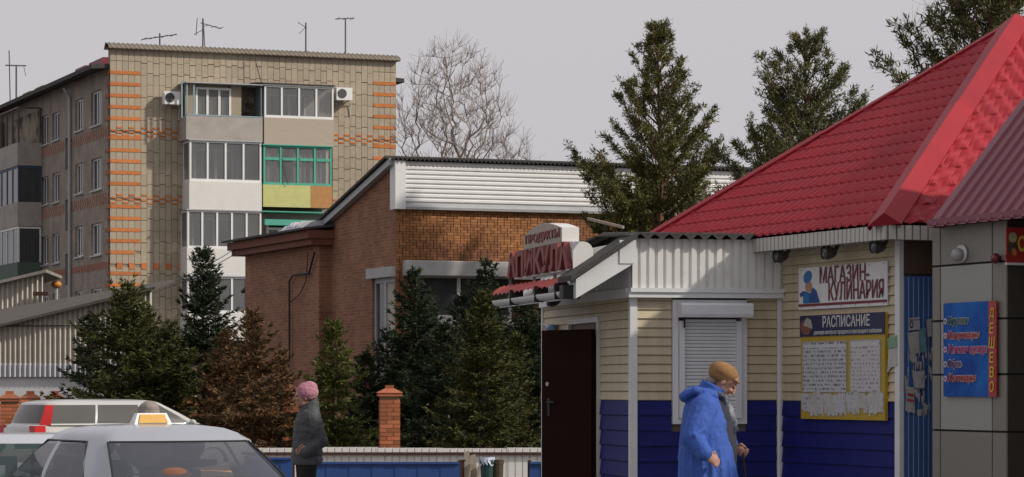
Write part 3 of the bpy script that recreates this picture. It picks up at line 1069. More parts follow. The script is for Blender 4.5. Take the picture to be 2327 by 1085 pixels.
zft = zat(1018, YF)
rs = rib_sheet(9, .02, zft)
x = fx(560); k = 0; random.seed(11)
while x < fx(1330):
    place('sheet', rs, m_wsh, wf, T(x, .006 * (k % 2), random.uniform(-.012, .012)) @ Matrix.Rotation(random.uniform(-.006, .006), 4, 'Y'))
    x += 9 * P_ - .02 + (.05 if k == 4 else 0); k += 1
box_obj('rail', (fx(550), fx(1340), -.05, -.012, zft - .115, zft - .07), rust, wf)
for px in (620, 860, 1113, 1300):
    box_obj('post', (fx(px) - .03, fx(px) + .03, .03, .09, 0, zft + .02), rust, wf)
YB = 38.
bx_ = lambda px: (px - CX) / F * YB
m_blu = pm('blue_painted_sheet', (.02, .068, .24), .6, .15, 5, col2=(.05, .11, .29), fac2=(.55, .75), s2=2)


def barrier(px0, px1, ytop, label):
    x0, x1 = bx_(px0), bx_(px1); zt = zat(ytop, YB)
    e = empty('blue_barrier', T(0, YB), label, 'barrier', 'blue metal barriers')
    x = x0; k = 0
    while x < x1 - .02:
        x2 = min(x + .152, x1)
        box_obj('panel', (x - .004, x2 + .004, -.006 * (k % 2), .012 + .002 * (k % 2), .03, zt - .03), m_blu, e)
        x = x2; k += 1
    box_obj('top_rail', (x0, x1, -.03, .03, zt - .03, zt), m_blu, e)
    for xx in (x0 - .03, x1 - .02):
        box_obj('post', (xx, xx + .05, .02, .07, 0, zt + .02), rust, e)


barrier(716, 1044, 1050, 'long low blue metal barrier before the white fence')
barrier(1204, 1330, 1050, 'short blue metal barrier beside the open brown door')
barrier(560, 664, 1040, 'blue metal barrier behind the silver taxi')

# ---- stakes, bins and dry grass by the fence
YG = 42.
gx = lambda px: (px - CX) / F * YG
m_old = pm('bleached_wood', (.36, .3, .24), .9, .3, 8, stretch=(9, 9, 1))
for px, yt, dx, lab in ((1064, 1023, .06, 'bleached wooden stake leaning at the white fence, taller of two'), (1080, 1032, .1, 'bleached wooden stake beside the green bin, shorter of two')):
    p = at(px, YG); h = zat(yt, YG)
    mb = MB().hexa([(-.05, -.04, 0), (.07, -.04, 0), (.07, .05, 0), (-.05, .05, 0), (-.04 - dx * .3, -.03, h - .05), (.03 - dx * .3, -.03, h), (.03 - dx * .3, .03, h), (-.04 - dx * .3, .03, h - .03)])
    mb.bar((.05, -.05, h * .75), (-.1 + dx, -.05, .1), .05, .03)
    tag(mb.obj('wooden_stake', m_old, M=T(p.x, p.y)), lab, 'stake', 'stakes by the white fence')
p = at(1051, YG)
tag(MB().box(-.03, .03, -.03, .03, 0, zat(1048, YG)).box(-.045, .045, -.045, .045, zat(1048, YG), zat(1048, YG) + .02).obj('fence_post', rust, M=T(p.x, p.y)), 'short rusty post at the end of the long blue barrier', 'post')


def urn(px, yt, r, m, label, bag=False):
    p = at(px, YG - .3); h = zat(yt, YG - .3)
    e = empty('litter_bin', T(p.x, p.y), label, 'litter bin', 'litter bins by the white fence')
    mb = MB(); n = 14
    rings = [(r * .75, 0), (r, h * .9), (r * 1.08, h * .9), (r * 1.08, h), (r * .95, h), (r * .7, .08)]
    vs = [[(q * math.cos(2 * math.pi * j / n), q * math.sin(2 * math.pi * j / n), z) for j in range(n)] for q, z in rings]
    base = 0
    for ring in vs: mb.v += ring
    for i in range(len(rings) - 1):
        for j in range(n):
            a = i * n + j; b = i * n + (j + 1) % n
            mb.f.append([a, b, b + n, a + n]); mb.mi.append(0)
    mb.obj('body', m, e)
    if bag:
        b = MB(); random.seed(5)
        for i in range(16):
            a = i * math.pi / 8; rr = r * (1.1 + .15 * random.random())
            a2 = (i + 1) * math.pi / 8
            b.quad((rr * math.cos(a), rr * math.sin(a), h - .1 * random.random()), (rr * math.cos(a2), rr * math.sin(a2), h - .08), (r * .9 * math.cos(a2), r * .9 * math.sin(a2), h + .05), (r * .9 * math.cos(a), r * .9 * math.sin(a), h + .04))
        b.obj('bag_liner', pm('pale_bag', (.4, .45, .55), .4, .2, 6), e)


urn(1108, 1046, .11, pm('dark_green_plastic', (.012, .05, .045), .5, .2, 5), 'dark green litter bin with a pale bag liner', True)
urn(1131, 1045, .085, pm('dark_brown_bin', (.05, .035, .015), .7, .3, 6), 'dark brown litter bin beside the green one')
gr = MB(); random.seed(9)
for i in range(2600):
    px = random.uniform(560, 1240); Y = random.uniform(43, 44.7) if px > 1140 else random.uniform(43.8, 44.7)
    p = at(px, Y); h = random.uniform(.05, .2) * (1.3 if px > 1140 else .9)
    a = random.uniform(0, 6.28); dx, dy = .008 * math.cos(a), .008 * math.sin(a)
    lx, ly = random.uniform(-.08, .08), random.uniform(-.08, .08)
    gr.quad((p.x - dx, p.y - dy, 0), (p.x + dx, p.y + dy, 0), (p.x + lx, p.y + ly, h))
m_dry = pm('dry_grass_blades', (.3, .2, .1), .9, .2, 4, island=.4)
tag(gr.obj('dry_grass', m_dry), 'dry straw coloured grass along the foot of the white fence', 'grass', kind='stuff')
YR = 58
p = at(995, YR)
tag(MB().box(-.28, .3, -.05, .05, zat(922, YR), zat(917, YR)).box(-.25, -.2, -.03, .03, 0, zat(922, YR)).box(.2, .25, -.03, .03, 0, zat(922, YR)).obj('plank_rail', m_old, M=T(p.x, p.y)), 'short horizontal plank rail among the dark spruces', 'rail')
# ------------------------------------------------------------------ sided kiosk with the brown door and roller shutter
FK = Frame((1.136, 27), (.9756, .2195))
FKL = Frame((1.136, 27), (.2195, -.9756))
U1 = FK.u(1774)
ZP = .2
zled = FK.z(0, 660); zfr_t = FK.z(0, 543); zblue = FK.z(0, 910)
m_beige = pm('beige_siding', (.50, .42, .29), .55, .12, 3, col2=(.35, .285, .2), fac2=(.5, .78), s2=1.1, stretch=(2, 2, .7), island=.06)
m_navy = pm('navy_siding', (.010, .014, .14), .55, .15, 3, stretch=(1, 1, 4), spec=.2, col2=(.006, .009, .09), fac2=(.5, .75), s2=2)
m_trim = pm('trim_white', (.66, .67, .68), .5, .1, 3)
m_core = pm('siding_backing', (.12, .1, .075), .9, .1, 3)
m_corew = pm('frieze_white_sheet', (.68, .67, .65), .45, .06, 3, col2=(.5, .48, .44), fac2=(.55, .8), s2=2)
kiosk = empty('kiosk', FK.M(), 'beige and navy clad kiosk with a white ribbed frieze and roller shutter', 'kiosk')


def wk(px): return -FKL.u(px)
def zkl(px, py): return FKL.z(FKL.u(px), py)


WK = wk(1237)
dw0, dw1 = wk(1364), wk(1300)
dzt = zkl(1335, 735)
us0, us1 = FK.u(1526), FK.u(1694)
zs0, zs1 = FK.z(us0, 964), FK.z(us0, 682)
core = MB()
wall_holes(core, 0, WK, 0, zled, [(dw0, dw1, -1, dzt)], .5, lambda w, d, z: (d + .0, w, z))
core.quad((0, 0, 0), (U1, 0, 0), (U1, 0, zfr_t), (0, 0, zfr_t))
core.box(.5, U1, .02, WK, 0, zfr_t - .03)
kw = core.obj('wall', m_core, kiosk)


def plank_front(fr, par, u0, u1, z0, h, m, v=0., name='siding_plank'):
    mb = MB().prism([(v - .006, z0 + h - .004), (v - .022, z0 + .006), (v - .018, z0), (v, z0), (v, z0 + h - .004)], 0, u0, u1)
    return mb.obj(name, m, par)


def plank_side(par, w0, w1, z0, h, m, x=0.):
    mb = MB().prism([(x - .006, z0 + h - .004), (x - .022, z0 + .006), (x - .018, z0), (x, z0), (x, z0 + h - .004)], 1, w0, w1)
    return mb.obj('siding_plank', m, par)


PB, PN = .0855, .146
z = zblue
while z < zled - .02:
    h = min(PB, zled - z)
    for a, b in ((.045, us0 - .004), (us1 + .004, U1 - .045)):
        plank_front(FK, kw, a, b, z, h, m_beige)
    if z < dzt:
        plank_side(kw, .03, dw0 - .05, z, h, m_beige); plank_side(kw, dw1 + .05, WK - .03, z, h, m_beige)
    else:
        plank_side(kw, .03, WK - .03, z, h, m_beige)
    z += PB
z = zblue - PN
while z > ZP - .1:
    if z + PN > zs0:
        for a, b in ((.045, us0 - .004), (us1 + .004, U1 - .045)):
            plank_front(FK, kw, a, b, z, PN, m_navy)
    else:
        plank_front(FK, kw, .045, U1 - .045, z, PN, m_navy)
    plank_side(kw, .03, dw0 - .05, z, PN, m_navy); plank_side(kw, dw1 + .05, WK - .03, z, PN, m_navy)
    z -= PN
for b_ in ((-.03, .04, -.035, .03, 0, zled), (U1 - .042, U1 + .0, -.035, .01, 0, zled), (-.03, .02, WK - .03, WK + .02, 0, zled)):
    box_obj('corner_trim', b_, m_trim, kiosk)
# horizontal ledge under the frieze
MB().box(-.06, U1, -.1, .01, zled - .07, zled - .02).box(-.045, U1, -.12, .01, zled - .02, zled + .02).box(-.06, -.0, .012, WK, zled - .07, zled + .02).obj('ledge', m_trim, kiosk)
# ribbed frieze
fz = MB(); pts = []; pit = .083; u = -.02
while u < U1 - .05:
    pts += [(u, -.075), (u + .05, -.075), (u + .058, -.055), (u + .075, -.055)]
    u += pit
pts.append((U1, -.075))
for (a, b), (c, d) in zip(pts, pts[1:]):
    fz.quad((a, b, zled + .02), (c, d, zled + .02), (c, d, zfr_t), (a, b, zfr_t))
fz.obj('frieze', m_corew, kiosk)
# vertical boards under the side overhang
w = .0
while w < WK - .05:
    box_obj('soffit_board', (-.03, -.004, w + .004, w + .092, zled + .02, zfr_t - .02), m_trim, kiosk)
    w += .096
# overhang: sloping rake with fascia
xo, zo = -.58, FK.z(0, 642)
rk = MB().hexa([(-.02, -.13, zfr_t - .24), (-.02, .1, zfr_t - .24), (xo, .1, zo - .16), (xo, -.13, zo - .16),
                (-.02, -.13, zfr_t - .02), (-.02, .1, zfr_t - .02), (xo, .1, zo + .02), (xo, -.13, zo + .02)])
rk.box(-.16, .0, -.14, -.132, zfr_t - .24, zfr_t - .02)
rk.obj('rake_fascia', m_trim, kiosk)
sf = MB().hexa([(-.02, .1, zfr_t - .25), (-.02, 3.2, zfr_t - .25), (xo, 3.2, zo - .16), (xo, .1, zo - .16),
                (-.02, .1, zfr_t - .22), (-.02, 3.2, zfr_t - .22), (xo, 3.2, zo - .12), (xo, .1, zo - .12)])
sf.obj('soffit', m_trim, kiosk)
# wavy roof sheets: flat part over the frieze, steep strip down the rake
rs_ = MB(); prev = None; n = 120
for i in range(n + 1):
    u = -.06 + (U1 + .7) * i / n; h = .024 * math.sin(u * 2 * math.pi / .14)
    cur = [(u, -.17, zfr_t + .012 + h), (u, -.17, zfr_t + .034 + h), (u, 1.2, zfr_t + .1 + h), (u, WK + .2, zfr_t - .1 + h)]
    if prev:
        for k in range(3): rs_.quad(prev[k], cur[k], cur[k + 1], prev[k + 1])
    prev = cur
rs_.obj('roof', asb_dark, kiosk)
MB().hexa([(.0, -.2, zfr_t + .0), (.0, .35, zfr_t + .0), (xo - .06, .35, zo + .0), (xo - .06, -.2, zo + .0),
           (.0, -.2, zfr_t + .055), (.0, .35, zfr_t + .055), (xo - .06, .35, zo + .055), (xo - .06, -.2, zo + .055)]).obj('rake_sheet', asb_dark, kiosk)
# red tile visor along the side eaves
m_red = pm('red_metal_tile', (.33, .02, .031), .55, .1, 3, col2=(.24, .02, .03), fac2=(.45, .8), s2=.9, spec=.22)
m_redv = pm('faded_red_tile', (.48, .05, .04), .6, .2, 6)
vs_ = MB(); prev = None; n = 220
for i in range(n + 1):
    w = .36 + 2.9 * i / n; h = .022 * abs(math.sin(w * math.pi / .2))
    cur = [(xo - .06, w, zo - .035 + h), (xo - .05, w, zo - .005 + h), (xo + .03, w, zo + .05 + h), (xo + .04, w, zo + .0)]
    if prev:
        for k in range(3): vs_.quad(prev[k], cur[k], cur[k + 1], prev[k + 1])
    prev = cur
vs_.obj('tile_visor', m_redv, kiosk)
# gutter
gt = MB(); n = 10; r = .06; prev = None
for w in (.0, 3.2):
    ring = [(xo - .02 + r * math.cos(math.pi + math.pi * k / n), w, zo - .085 + r * math.sin(math.pi + math.pi * k / n)) for k in range(n + 1)]
    ring += [(xo - .02 + r * .85 * math.cos(2 * math.pi - math.pi * k / n), w, zo - .085 + r * .85 * math.sin(2 * math.pi - math.pi * k / n)) for k in range(n + 1)]
    if prev:
        for k in range(len(ring)): gt.quad(prev[k], ring[k], ring[(k + 1) % len(ring)], prev[(k + 1) % len(ring)])
    gt.add(ring, [tuple(range(len(ring)))])
    prev = ring
gu = gt.obj('gutter', m_trim, kiosk)
for w in (.35, 1.2, 2.3):
    MB().box(xo - .09, xo + .05, w, w + .02, zo - .155, zo + .0).obj('hook', black, gu)
box_obj('end_cap', (xo - .1, xo + .07, -.03, .12, zo - .16, zo - .03), black, gu)
# roller shutter
v0 = -.05
f = MB()
f.box(us0, us0 + .055, v0, .0, zs0, zs1); f.box(us1 - .055, us1, v0, .0, zs0, zs1)
f.box(us0 + .055, us1 - .055, v0, .0, zs0, zs0 + .05); f.box(us0 + .055, us1 - .055, v0, .0, zs1 - .05, zs1)
f.box(us0 + .06, us0 + .11, v0 - .03, v0 + .02, zs0 + .053, zs1 - .2); f.box(us1 - .11, us1 - .06, v0 - .03, v0 + .02, zs0 + .053, zs1 - .2)
m_sh = pm('shutter_white', (.66, .67, .70), .45, .06, 3)
sh = f.obj('roller_shutter', m_sh, kiosk)
us_a, us_b = us0 + .108, us1 - .108
zb_t = FK.z(us0, 724)
pz = .0335; z = zs0 + .055; slat = MB().prism([(0, 0), (-.006, .005), (-.0075, .02), (-.006, pz - .003), (0, pz - .003)], 0, 0, us_b - us_a).mesh('slat')
while z < zb_t - .02:
    place('slat', slat, m_sh, sh, Matrix.Translation((us_a, v0 + .01, z))); z += pz
zb_b = FK.z(us0, 722); zb_tt = FK.z(us0, 690)
bxp = MB().prism([(v0 - .16, zb_b), (v0 - .17, zb_b + .03), (v0 - .17, zb_tt - .02), (v0 - .15, zb_tt), (0, zb_tt), (0, zb_b)], 0, us0 + .04, us1 + .012)
bxp.obj('shutter_box', m_sh, sh)
box_obj('strap', (us0 + .09, us0 + .105, v0 - .06, v0 - .05, zb_b - .1, zb_b), rust, sh)
# doorway and open leaf
m_dfr = white
f = MB(); f.box(-.04, .02, dw0 - .045, dw0, 0, dzt + .05); f.box(-.04, .02, dw1, dw1 + .045, 0, dzt + .05); f.box(-.04, .02, dw0, dw1, dzt, dzt + .05)
f.obj('door_frame', m_dfr, kiosk)
box_obj('transom', (-.0, .04, dw0, dw1, dzt - .12, dzt), pm('brown_transom', (.09, .035, .025), .6, .2, 5), kiosk)
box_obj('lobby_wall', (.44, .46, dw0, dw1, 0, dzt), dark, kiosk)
ang = math.atan2(.73, -.33)
zd = zkl(1362, 751)
leaf = empty('door', Matrix.Translation((-.05, dw0 + .0, ZP + .01)) @ Matrix.Rotation(ang, 4, 'Z'), parent=kiosk)
Ld = .80
lf = MB().box(0, Ld, -.0, .05, 0, zd - ZP)
lo = lf.obj('leaf', brown_metal, leaf)
zl_ = 1.7 - ZP
q = MB(); cc = [(Ld - .1 + .022 * math.cos(a), zl_ + .02 + .022 * math.sin(a)) for a in [k * math.pi / 6 for k in range(12)]]
q.prism(cc, 1, .05, .062); q.obj('lock', grey_metal, leaf)
MB().box(Ld - .14, Ld - .1, .05, .058, zl_ - .3, zl_ - .12).bar((Ld - .12, .075, zl_ - .16), (Ld - .24, .085, zl_ - .16), .016, .02).obj('handle', black, leaf)
# blue wall lamp over the door
p = FKL.M(FKL.u(1268), -.08, zkl(1268, 745))
e = empty('wall_lamp', p, 'small blue lamp on the beige kiosk wall above the open brown door', 'lamp')
MB().ell((0, 0, 0), (.14, .05, .035)).obj('lamp_shade', pm('pale_blue_plastic', (.16, .3, .5), .4, .1, 4), e, smooth=True)
MB().box(-.03, .03, .03, .085, -.03, .03).obj('bracket', grey_metal, e)


def flood(M, label):
    e = empty('floodlight', M, label, 'floodlight', 'floodlights under the eaves')
    m = pm('flood_black', (.05, .043, .036), .5, .2, 8)
    h = MB(); n = 14; prev = None
    for y, r in ((-.1, .065), (-.1, .057), (-.05, .065), (0, .045), (.03, .02)):
        ring = [(r * math.cos(2 * math.pi * k / n), y - .02, r * math.sin(2 * math.pi * k / n)) for k in range(n)]
        if prev:
            for k in range(n): h.quad(prev[k], prev[(k + 1) % n], ring[(k + 1) % n], ring[k])
        prev = ring
    h.obj('housing', m, e, smooth=True)
    MB().ell((0, -.105, 0), (.057, .018, .057)).obj('lens', pane_m, e, smooth=True)
    MB().bar((0, 0, .02), (0, .05, .12), .03, .03).obj('bracket', m, e)


flood(FKL.M(FKL.u(1297), -.12, zkl(1297, 684)), 'dark floodlight under the kiosk overhang by the gutter')

# ------------------------------------------------------------------ shop with the red hipped roof
o = FK.o + FK.d * U1
FR = Frame(o, mA)
UR = FR.u(2047)
redshop = empty('red_roof_shop', FR.M(), 'beige and navy clad shop under a tall red metal tile hipped roof', 'shop')
zeb = FR.off(-.3).z(FR.off(-.3).u(2010), 541)       # bottom of the eaves fascia
zet = zeb + .13
zbl = FR.z(1.2, 912)
rw = MB().box(-3.2, UR, .0, 5.6, 0, zeb + .02)
rwo = rw.obj('wall', m_core, redshop)
z = zbl
while z < zeb - .01:
    plank_front(FR, rwo, .06, UR - .06, z, min(PB, zeb - z), m_beige); z += PB
z = zbl - PN
while z > ZP - .1:
    plank_front(FR, rwo, .06, UR - .06, z, PN, m_navy); z -= PN
box_obj('corner_trim', (-.02, .055, -.035, -.0, 0, zeb - .002), m_trim, redshop)
box_obj('corner_trim', (UR - .055, UR + .03, -.03, .012, 0, zeb - .002), m_trim, redshop)
c1x, c2x, y0, y1 = UR + .3, UR + .3 - 5.5, -.3, 5.7
apx = UR + .3 - 2.75
ap_w = FR.M(apx, 2.7, 0).translation
apex = Vector((apx, 2.7, zat(50, ap_w.y)))
ze = zet - .01
# soffit, fascia
MB().box(c2x, c1x - .03, y0 + .03, 0, zeb, zeb + .03).box(UR + .031, c1x - .03, 0, y1, zeb, zeb + .03).obj('soffit', m_trim, redshop)
fa = MB(); x = c2x
m_slat = pm('fascia_white', (.5, .485, .45), .6, .1, 4)
fa.box(c2x, c1x - .006, y0 + .0, y0 + .025, zeb - .02, zet - .02); fa.box(c1x - .025, c1x, y0 + .03, y1, zeb - .02, zet - .02)
fao = fa.obj('fascia', pm('fascia_shadow_gap', (.16, .15, .14), .8, .1, 4), redshop)
fm_ = MB().box(0, .062, 0, .018, 0, .125).mesh('fascia_slat')
x = c1x - .075
while x > c1x - 3.6:
    place('fascia_slat', fm_, m_slat, fao, Matrix.Translation((x, y0 - .019, zeb - .015))); x -= .078
fm2 = MB().box(0, .018, 0, .062, 0, .125).mesh('fascia_slat')
for k in range(12):
    place('fascia_slat', fm2, m_slat, fao, Matrix.Translation((c1x + .002, y0 + .01 + k * .078, zeb - .015)))


def tile_slope(P0, P1, AP, wave, row, amp=.018, step=.02, flip=False):
    """triangular slope of stamped metal tile: eave P0-P1, apex AP"""
    P0, P1, AP = Vector(P0), Vector(P1), Vector(AP)
    ex = (P1 - P0); Ln = ex.length; ex.normalize()
    foot = P0 + ex * (AP - P0).dot(ex)
    sl = AP - foot; SL = sl.length; sl.normalize()
    nrm = ex.cross(sl)
    if nrm.z < 0: nrm = -nrm
    xa = (AP - P0).dot(ex)
    svals = []; s = 0.
    while s < SL:
        e = min(s + row, SL)
        for t in (0., .04, .3, .65, .999): svals.append((s + (e - s) * t, t))
        s = e
    n = int(Ln / wave * 7); mb = MB(); W_ = n + 1
    for s, t in svals:
        xl, xr = xa * s / SL, Ln + (xa - Ln) * s / SL
        pass
        for i in range(W_):
            x = xl + (xr - xl) * i / n
            ph = (x / wave) % 1
            wv_ = amp * (abs(math.sin(ph * math.pi)) ** .7)
            cr_ = .12 + .88 * abs(math.sin(ph * math.pi)) ** 5
            hs_ = step * (1 - t) * cr_ if t > .02 else 0
            ss = s + (-.03 * math.sin(ph * math.pi) if t in (0., .04) and s > .05 else 0)
            mb.v.append(tuple(P0 + ex * x + sl * ss + nrm * (wv_ + hs_)))
    for r in range(len(svals) - 1):
        for i in range(n):
            a = r * W_ + i
            mb.f.append([a, a + 1, a + 1 + W_, a + W_]); mb.mi.append(0)
    return mb, nrm, sl, ex


sl_l, n_l, _, _ = tile_slope((c2x, y0 - .02, ze), (c1x, y0 - .02, ze), apex, .155, .21)
ro = sl_l.obj('roof', m_red, redshop)
sl_f, n_f, _, _ = tile_slope((c1x + .02, y0, ze), (c1x + .02, y1, ze), apex, .2, .3, amp=.024, step=.022)
sl_f.obj('roof_slope', m_red, ro)
bk_ = MB(); bk_.quad((c2x, y1, ze), (c1x, y1, ze), tuple(apex)); bk_.quad((c2x, y0, ze), (c2x, y1, ze), tuple(apex))
bk_.obj('roof_slope', m_red, ro)


def hip(P, Q, na, nb, w, name='hip_cap', lift=.065):
    P, Q = Vector(P), Vector(Q); d = (Q - P).normalized()
    oa = na.cross(d).normalized(); ob = nb.cross(d).normalized()
    mid = (P + Q) / 2
    cen = Vector(((c1x + c2x) / 2, (y0 + y1) / 2, mid.z))
    # pick the directions that run into the slopes and apart
    if oa.dot(ob) > 0: ob = -ob
    if (oa + ob).z > 0: oa, ob = -oa, -ob
    up = (na + nb).normalized()
    mb = MB()
    for a, b in ((P, P + (Q - P) * .52), (P + (Q - P) * .5, Q)):
        l = lift + (.012 if a == P else 0)
        A0, A1 = a + up * (l + .03), b + up * (l + .03)
        L0, L1 = a + oa * w + na * .045, b + oa * w + na * .045
        R0, R1 = a + ob * w * .75 + nb * .06, b + ob * w * .75 + nb * .06
        mb.quad(A0, A1, L1, L0); mb.quad(A0, R0, R1, A1)
        mb.quad(L0, L1, L1 - na * .05, L0 - na * .05); mb.quad(R0, R0 - nb * .05, R1 - nb * .05, R1)
        mb.quad(L0, A0, R0)
    return mb.obj(name, m_red, ro)


hip((c1x, y0 - .02, ze), apex, n_l, n_f, .17)
nb_ = Vector((-1, 0, .8)).normalized()
hip((c2x, y0 - .02, ze), apex, n_l, nb_, .08, lift=.02)
for px, py, lab in ((1788, 583, 'floodlight under the red roof eaves where the kiosk frieze ends'), (1898, 575, 'floodlight under the red roof eaves above the white shop sign'), (2010, 561, 'floodlight under the red roof eaves beside the corner trim')):
    fr3 = FR.off(-.14)
    u, z = fr3.uz(px, py)
    flood(FR.M(u, -.14, z), lab)
# blue corrugated gate leaf and header between the two shops
xg = UR + .034
gate = empty('blue_gate', FR.M(xg, 0, 0), 'blue ribbed metal gate covered with torn notices beside the tiled pillar', 'gate')
FG = Frame(FR.M(xg, 0, 0).translation[:2], B)
zg = FG.z(.2, 628)
ribs = MB(); y = .016; pts = []
while y < 1.2:
    pts += [(y, 0), (y + .036, 0), (y + .04, -.018), (y + .046, -.018)]; y += .05
for (a, b), (c, d) in zip(pts, pts[1:]):
    ribs.quad((b, a, .22), (d, c, .22), (d, c, zg), (b, a, zg))
ribs.obj('sheet', pm('gate_blue', (.04, .115, .36), .5, .12, 4, col2=(.06, .15, .42), fac2=(.5, .8), s2=2), gate)
box_obj('frame', (-.03, -.004, .015, 1.25, .2, zg - .01), grey_metal, gate)
box_obj('header', (-.03, -.004, .015, 1.25, zg + .02, zeb - .002), pm('brown_header', (.1, .06, .04), .8, .2, 4), gate)

# ------------------------------------------------------------------ shop with tiled pillar and mauve roof
FP = Frame(at(2119, 24.6)[:2], mA)
UP = FP.u(2287)
tshop = empty('tiled_shop', FP.M(), 'shop front with grey stone tiled pillar under a mauve ribbed roof', 'shop')
m_t1 = pm('grey_granite_tile', (.205, .19, .165), .4, .1, 25, spec=.4)
m_t2 = pm('pale_granite_tile', (.31, .30, .285), .4, .08, 25, spec=.4)
m_t3 = pm('dark_granite_tile', (.05, .043, .036), .25, .15, 25)
rows_p = [514, 605, 730, 852, 978, 1104, 1232]
uref = FP.u(2137)
zrow = [FP.z(uref, y) for y in rows_p]
zrow[-1] = 0
cols_p = [0, uref, FP.u(2255), UP]
pc = MB().box(.012, UP - .01, .012, 1.3, 0, zrow[0])
pco = pc.obj('pillar', pm('black_joint', (.012, .011, .01), .9, .1, 3), tshop)
for r in range(6):
    for c in range(3):
        x0, x1 = cols_p[c] + (.0 if c == 0 else .009), cols_p[c + 1] - (.0 if c == 2 else .009)
        m = m_t2 if (c == 1 and r in (1, 3)) or (c == 1 and r == 2) else m_t1
        box_obj('tile', (x0, x1, 0, .014, zrow[r + 1] + .009, zrow[r] - .009), m, pco)
    for c in range(2):
        box_obj('tile', (UP - .012, UP + .002, .016 + c * .62, .016 + c * .62 + .6, zrow[r + 1] + .009, zrow[r] - .009), m_t3, pco)
    box_obj('tile', (-.002, .01, .016, .6, zrow[r + 1] + .009, zrow[r] - .009), m_t1, pco)
# unseen block added on the right to shade the porch and kiosk
wg = MB().box(.012, 6.5, 1.32, 5.2, 0, zrow[0] - .002); wg.obj('shade_wing', m_t3, tshop)
box_obj('porch_ceiling', (.0, 6.5, .02, 1.32, zrow[0] + .003, zrow[0] + .1), m_t1, tshop)
for r in range(6):
    for c in range(8):
        box_obj('tile', (UP + .02 + c * .62, UP + .02 + c * .62 + .6, 1.306, 1.318, zrow[r + 1] + .009, zrow[r] - .009), m_t3, tshop)
# mauve roof
m_mauve = pm('mauve_roof_sheet', (.2, .045, .07), .45, .1, 3)
xe0 = FP.off(-.16).u(2104)
zev = FP.z(0, 521)
SLT = math.radians(50); RUN = .95
mr = MB(); pts = []; x = xe0
while x < 6.3:
    pts += [(x, 0), (x + .135, 0), (x + .145, .02), (x + .165, .02)]; x += .175
ny, nz_ = -math.sin(SLT), math.cos(SLT)
for (a, b), (c, d) in zip(pts, pts[1:]):
    def q_(x, h, s): return (x, -.16 + RUN * s + ny * h, zev + RUN * math.tan(SLT) * s + nz_ * h)
    mr.quad(q_(a, b, 0), q_(c, d, 0), q_(c, d, 1), q_(a, b, 1))
zt_r = zev + RUN * math.tan(SLT)
mr.quad((xe0, -.16, zev), (xe0, -.16 + RUN, zt_r), (xe0, 5.3, zt_r), (xe0, 5.3, zev - .02))
mr.quad((xe0, -.16 + RUN, zt_r), (6.3, -.16 + RUN, zt_r), (6.3, 5.3, zt_r), (xe0, 5.3, zt_r))
mr.quad((6.3, -.16, zev), (6.3, -.16 + RUN, zt_r), (6.3, 5.3, zt_r), (6.3, 5.3, zev))
mr.obj('roof', m_mauve, tshop)
MB().box(xe0, 6.3, -.15, .0, zrow[0] - .0, zrow[0] + .05).obj('soffit', m_mauve, tshop)
# round wall light, small red lamp
u, z = FP.uz(2187, 577)
e = empty('round_wall_light', FP.M(u, 0, z), 'round white glass wall light on the tiled pillar', 'light')
MB().ell((0, -.012, 0), (.1, .02, .078)).obj('base', white, e, smooth=True)
MB().ell((0, -.05, -.01), (.08, .05, .06)).obj('lamp_shade', pm('dusty_glass', (.3, .29, .29), .3, .15, 5), e, smooth=True)
u, z = FP.uz(2272, 588)
e = empty('red_lamp', FP.M(u, 0, z), 'small red lamp at the edge of the tiled pillar', 'lamp')
MB().ell((0, -.04, 0), (.045, .04, .045)).obj('bulb', pm('red_glass', (.12, .01, .015), .2, .1, 4), e, smooth=True)
MB().box(-.02, .02, -.02, -.001, -.02, .02).obj('base', black, e)
# ------------------------------------------------------------------ signs and notices
m_maroon = pm('maroon_letters', (.17, .022, .03), .6, .12, 12)
m_letw = pm('white_letters', (.55, .55, .56), .6, .08, 12)
m_signw = pm('sign_white', (.7, .69, .70), .5, .06, 3, col2=(.48, .46, .45), fac2=(.55, .8), s2=4)


def lettering(par, fr, O, px0, px1, y0, y1, body, m, v=-.006, bold=.0, shear=0., depth=.003):
    """lettering between photo columns px0..px1, rows y0 (top) .. y1 on wall plane fr; O = (u, z) of the parent's origin"""
    pc = (px0 + px1) / 2
    a, b = fr.u(px0), fr.u(px1); c = fr.u(pc)
    zt, zb = fr.z(c, y0), fr.z(c, y1)
    me = text_mesh(body, b - a, zt - zb, bold, shear, depth)
    return place('lettering', me, m, par, Matrix.Translation((a - O[0], v, zb - O[1])))


def poly_part(par, fr, O, pts, m, name, v0=-.004, v1=-.001):
    pl = []
    for px, py in pts:
        u, z = fr.uz(px, py); pl.append((u - O[0], z - O[1]))
    return MB().prism(pl, 1, v0, v1).obj(name, m, par)


def ell_pts(cx, cy, rx, ry, n=14, rot=0):
    r = []
    for k in range(n):
        a = 2 * math.pi * k / n; x, y = rx * math.cos(a), ry * math.sin(a)
        r.append((cx + x * math.cos(rot) - y * math.sin(rot), cy + x * math.sin(rot) + y * math.cos(rot)))
    return r


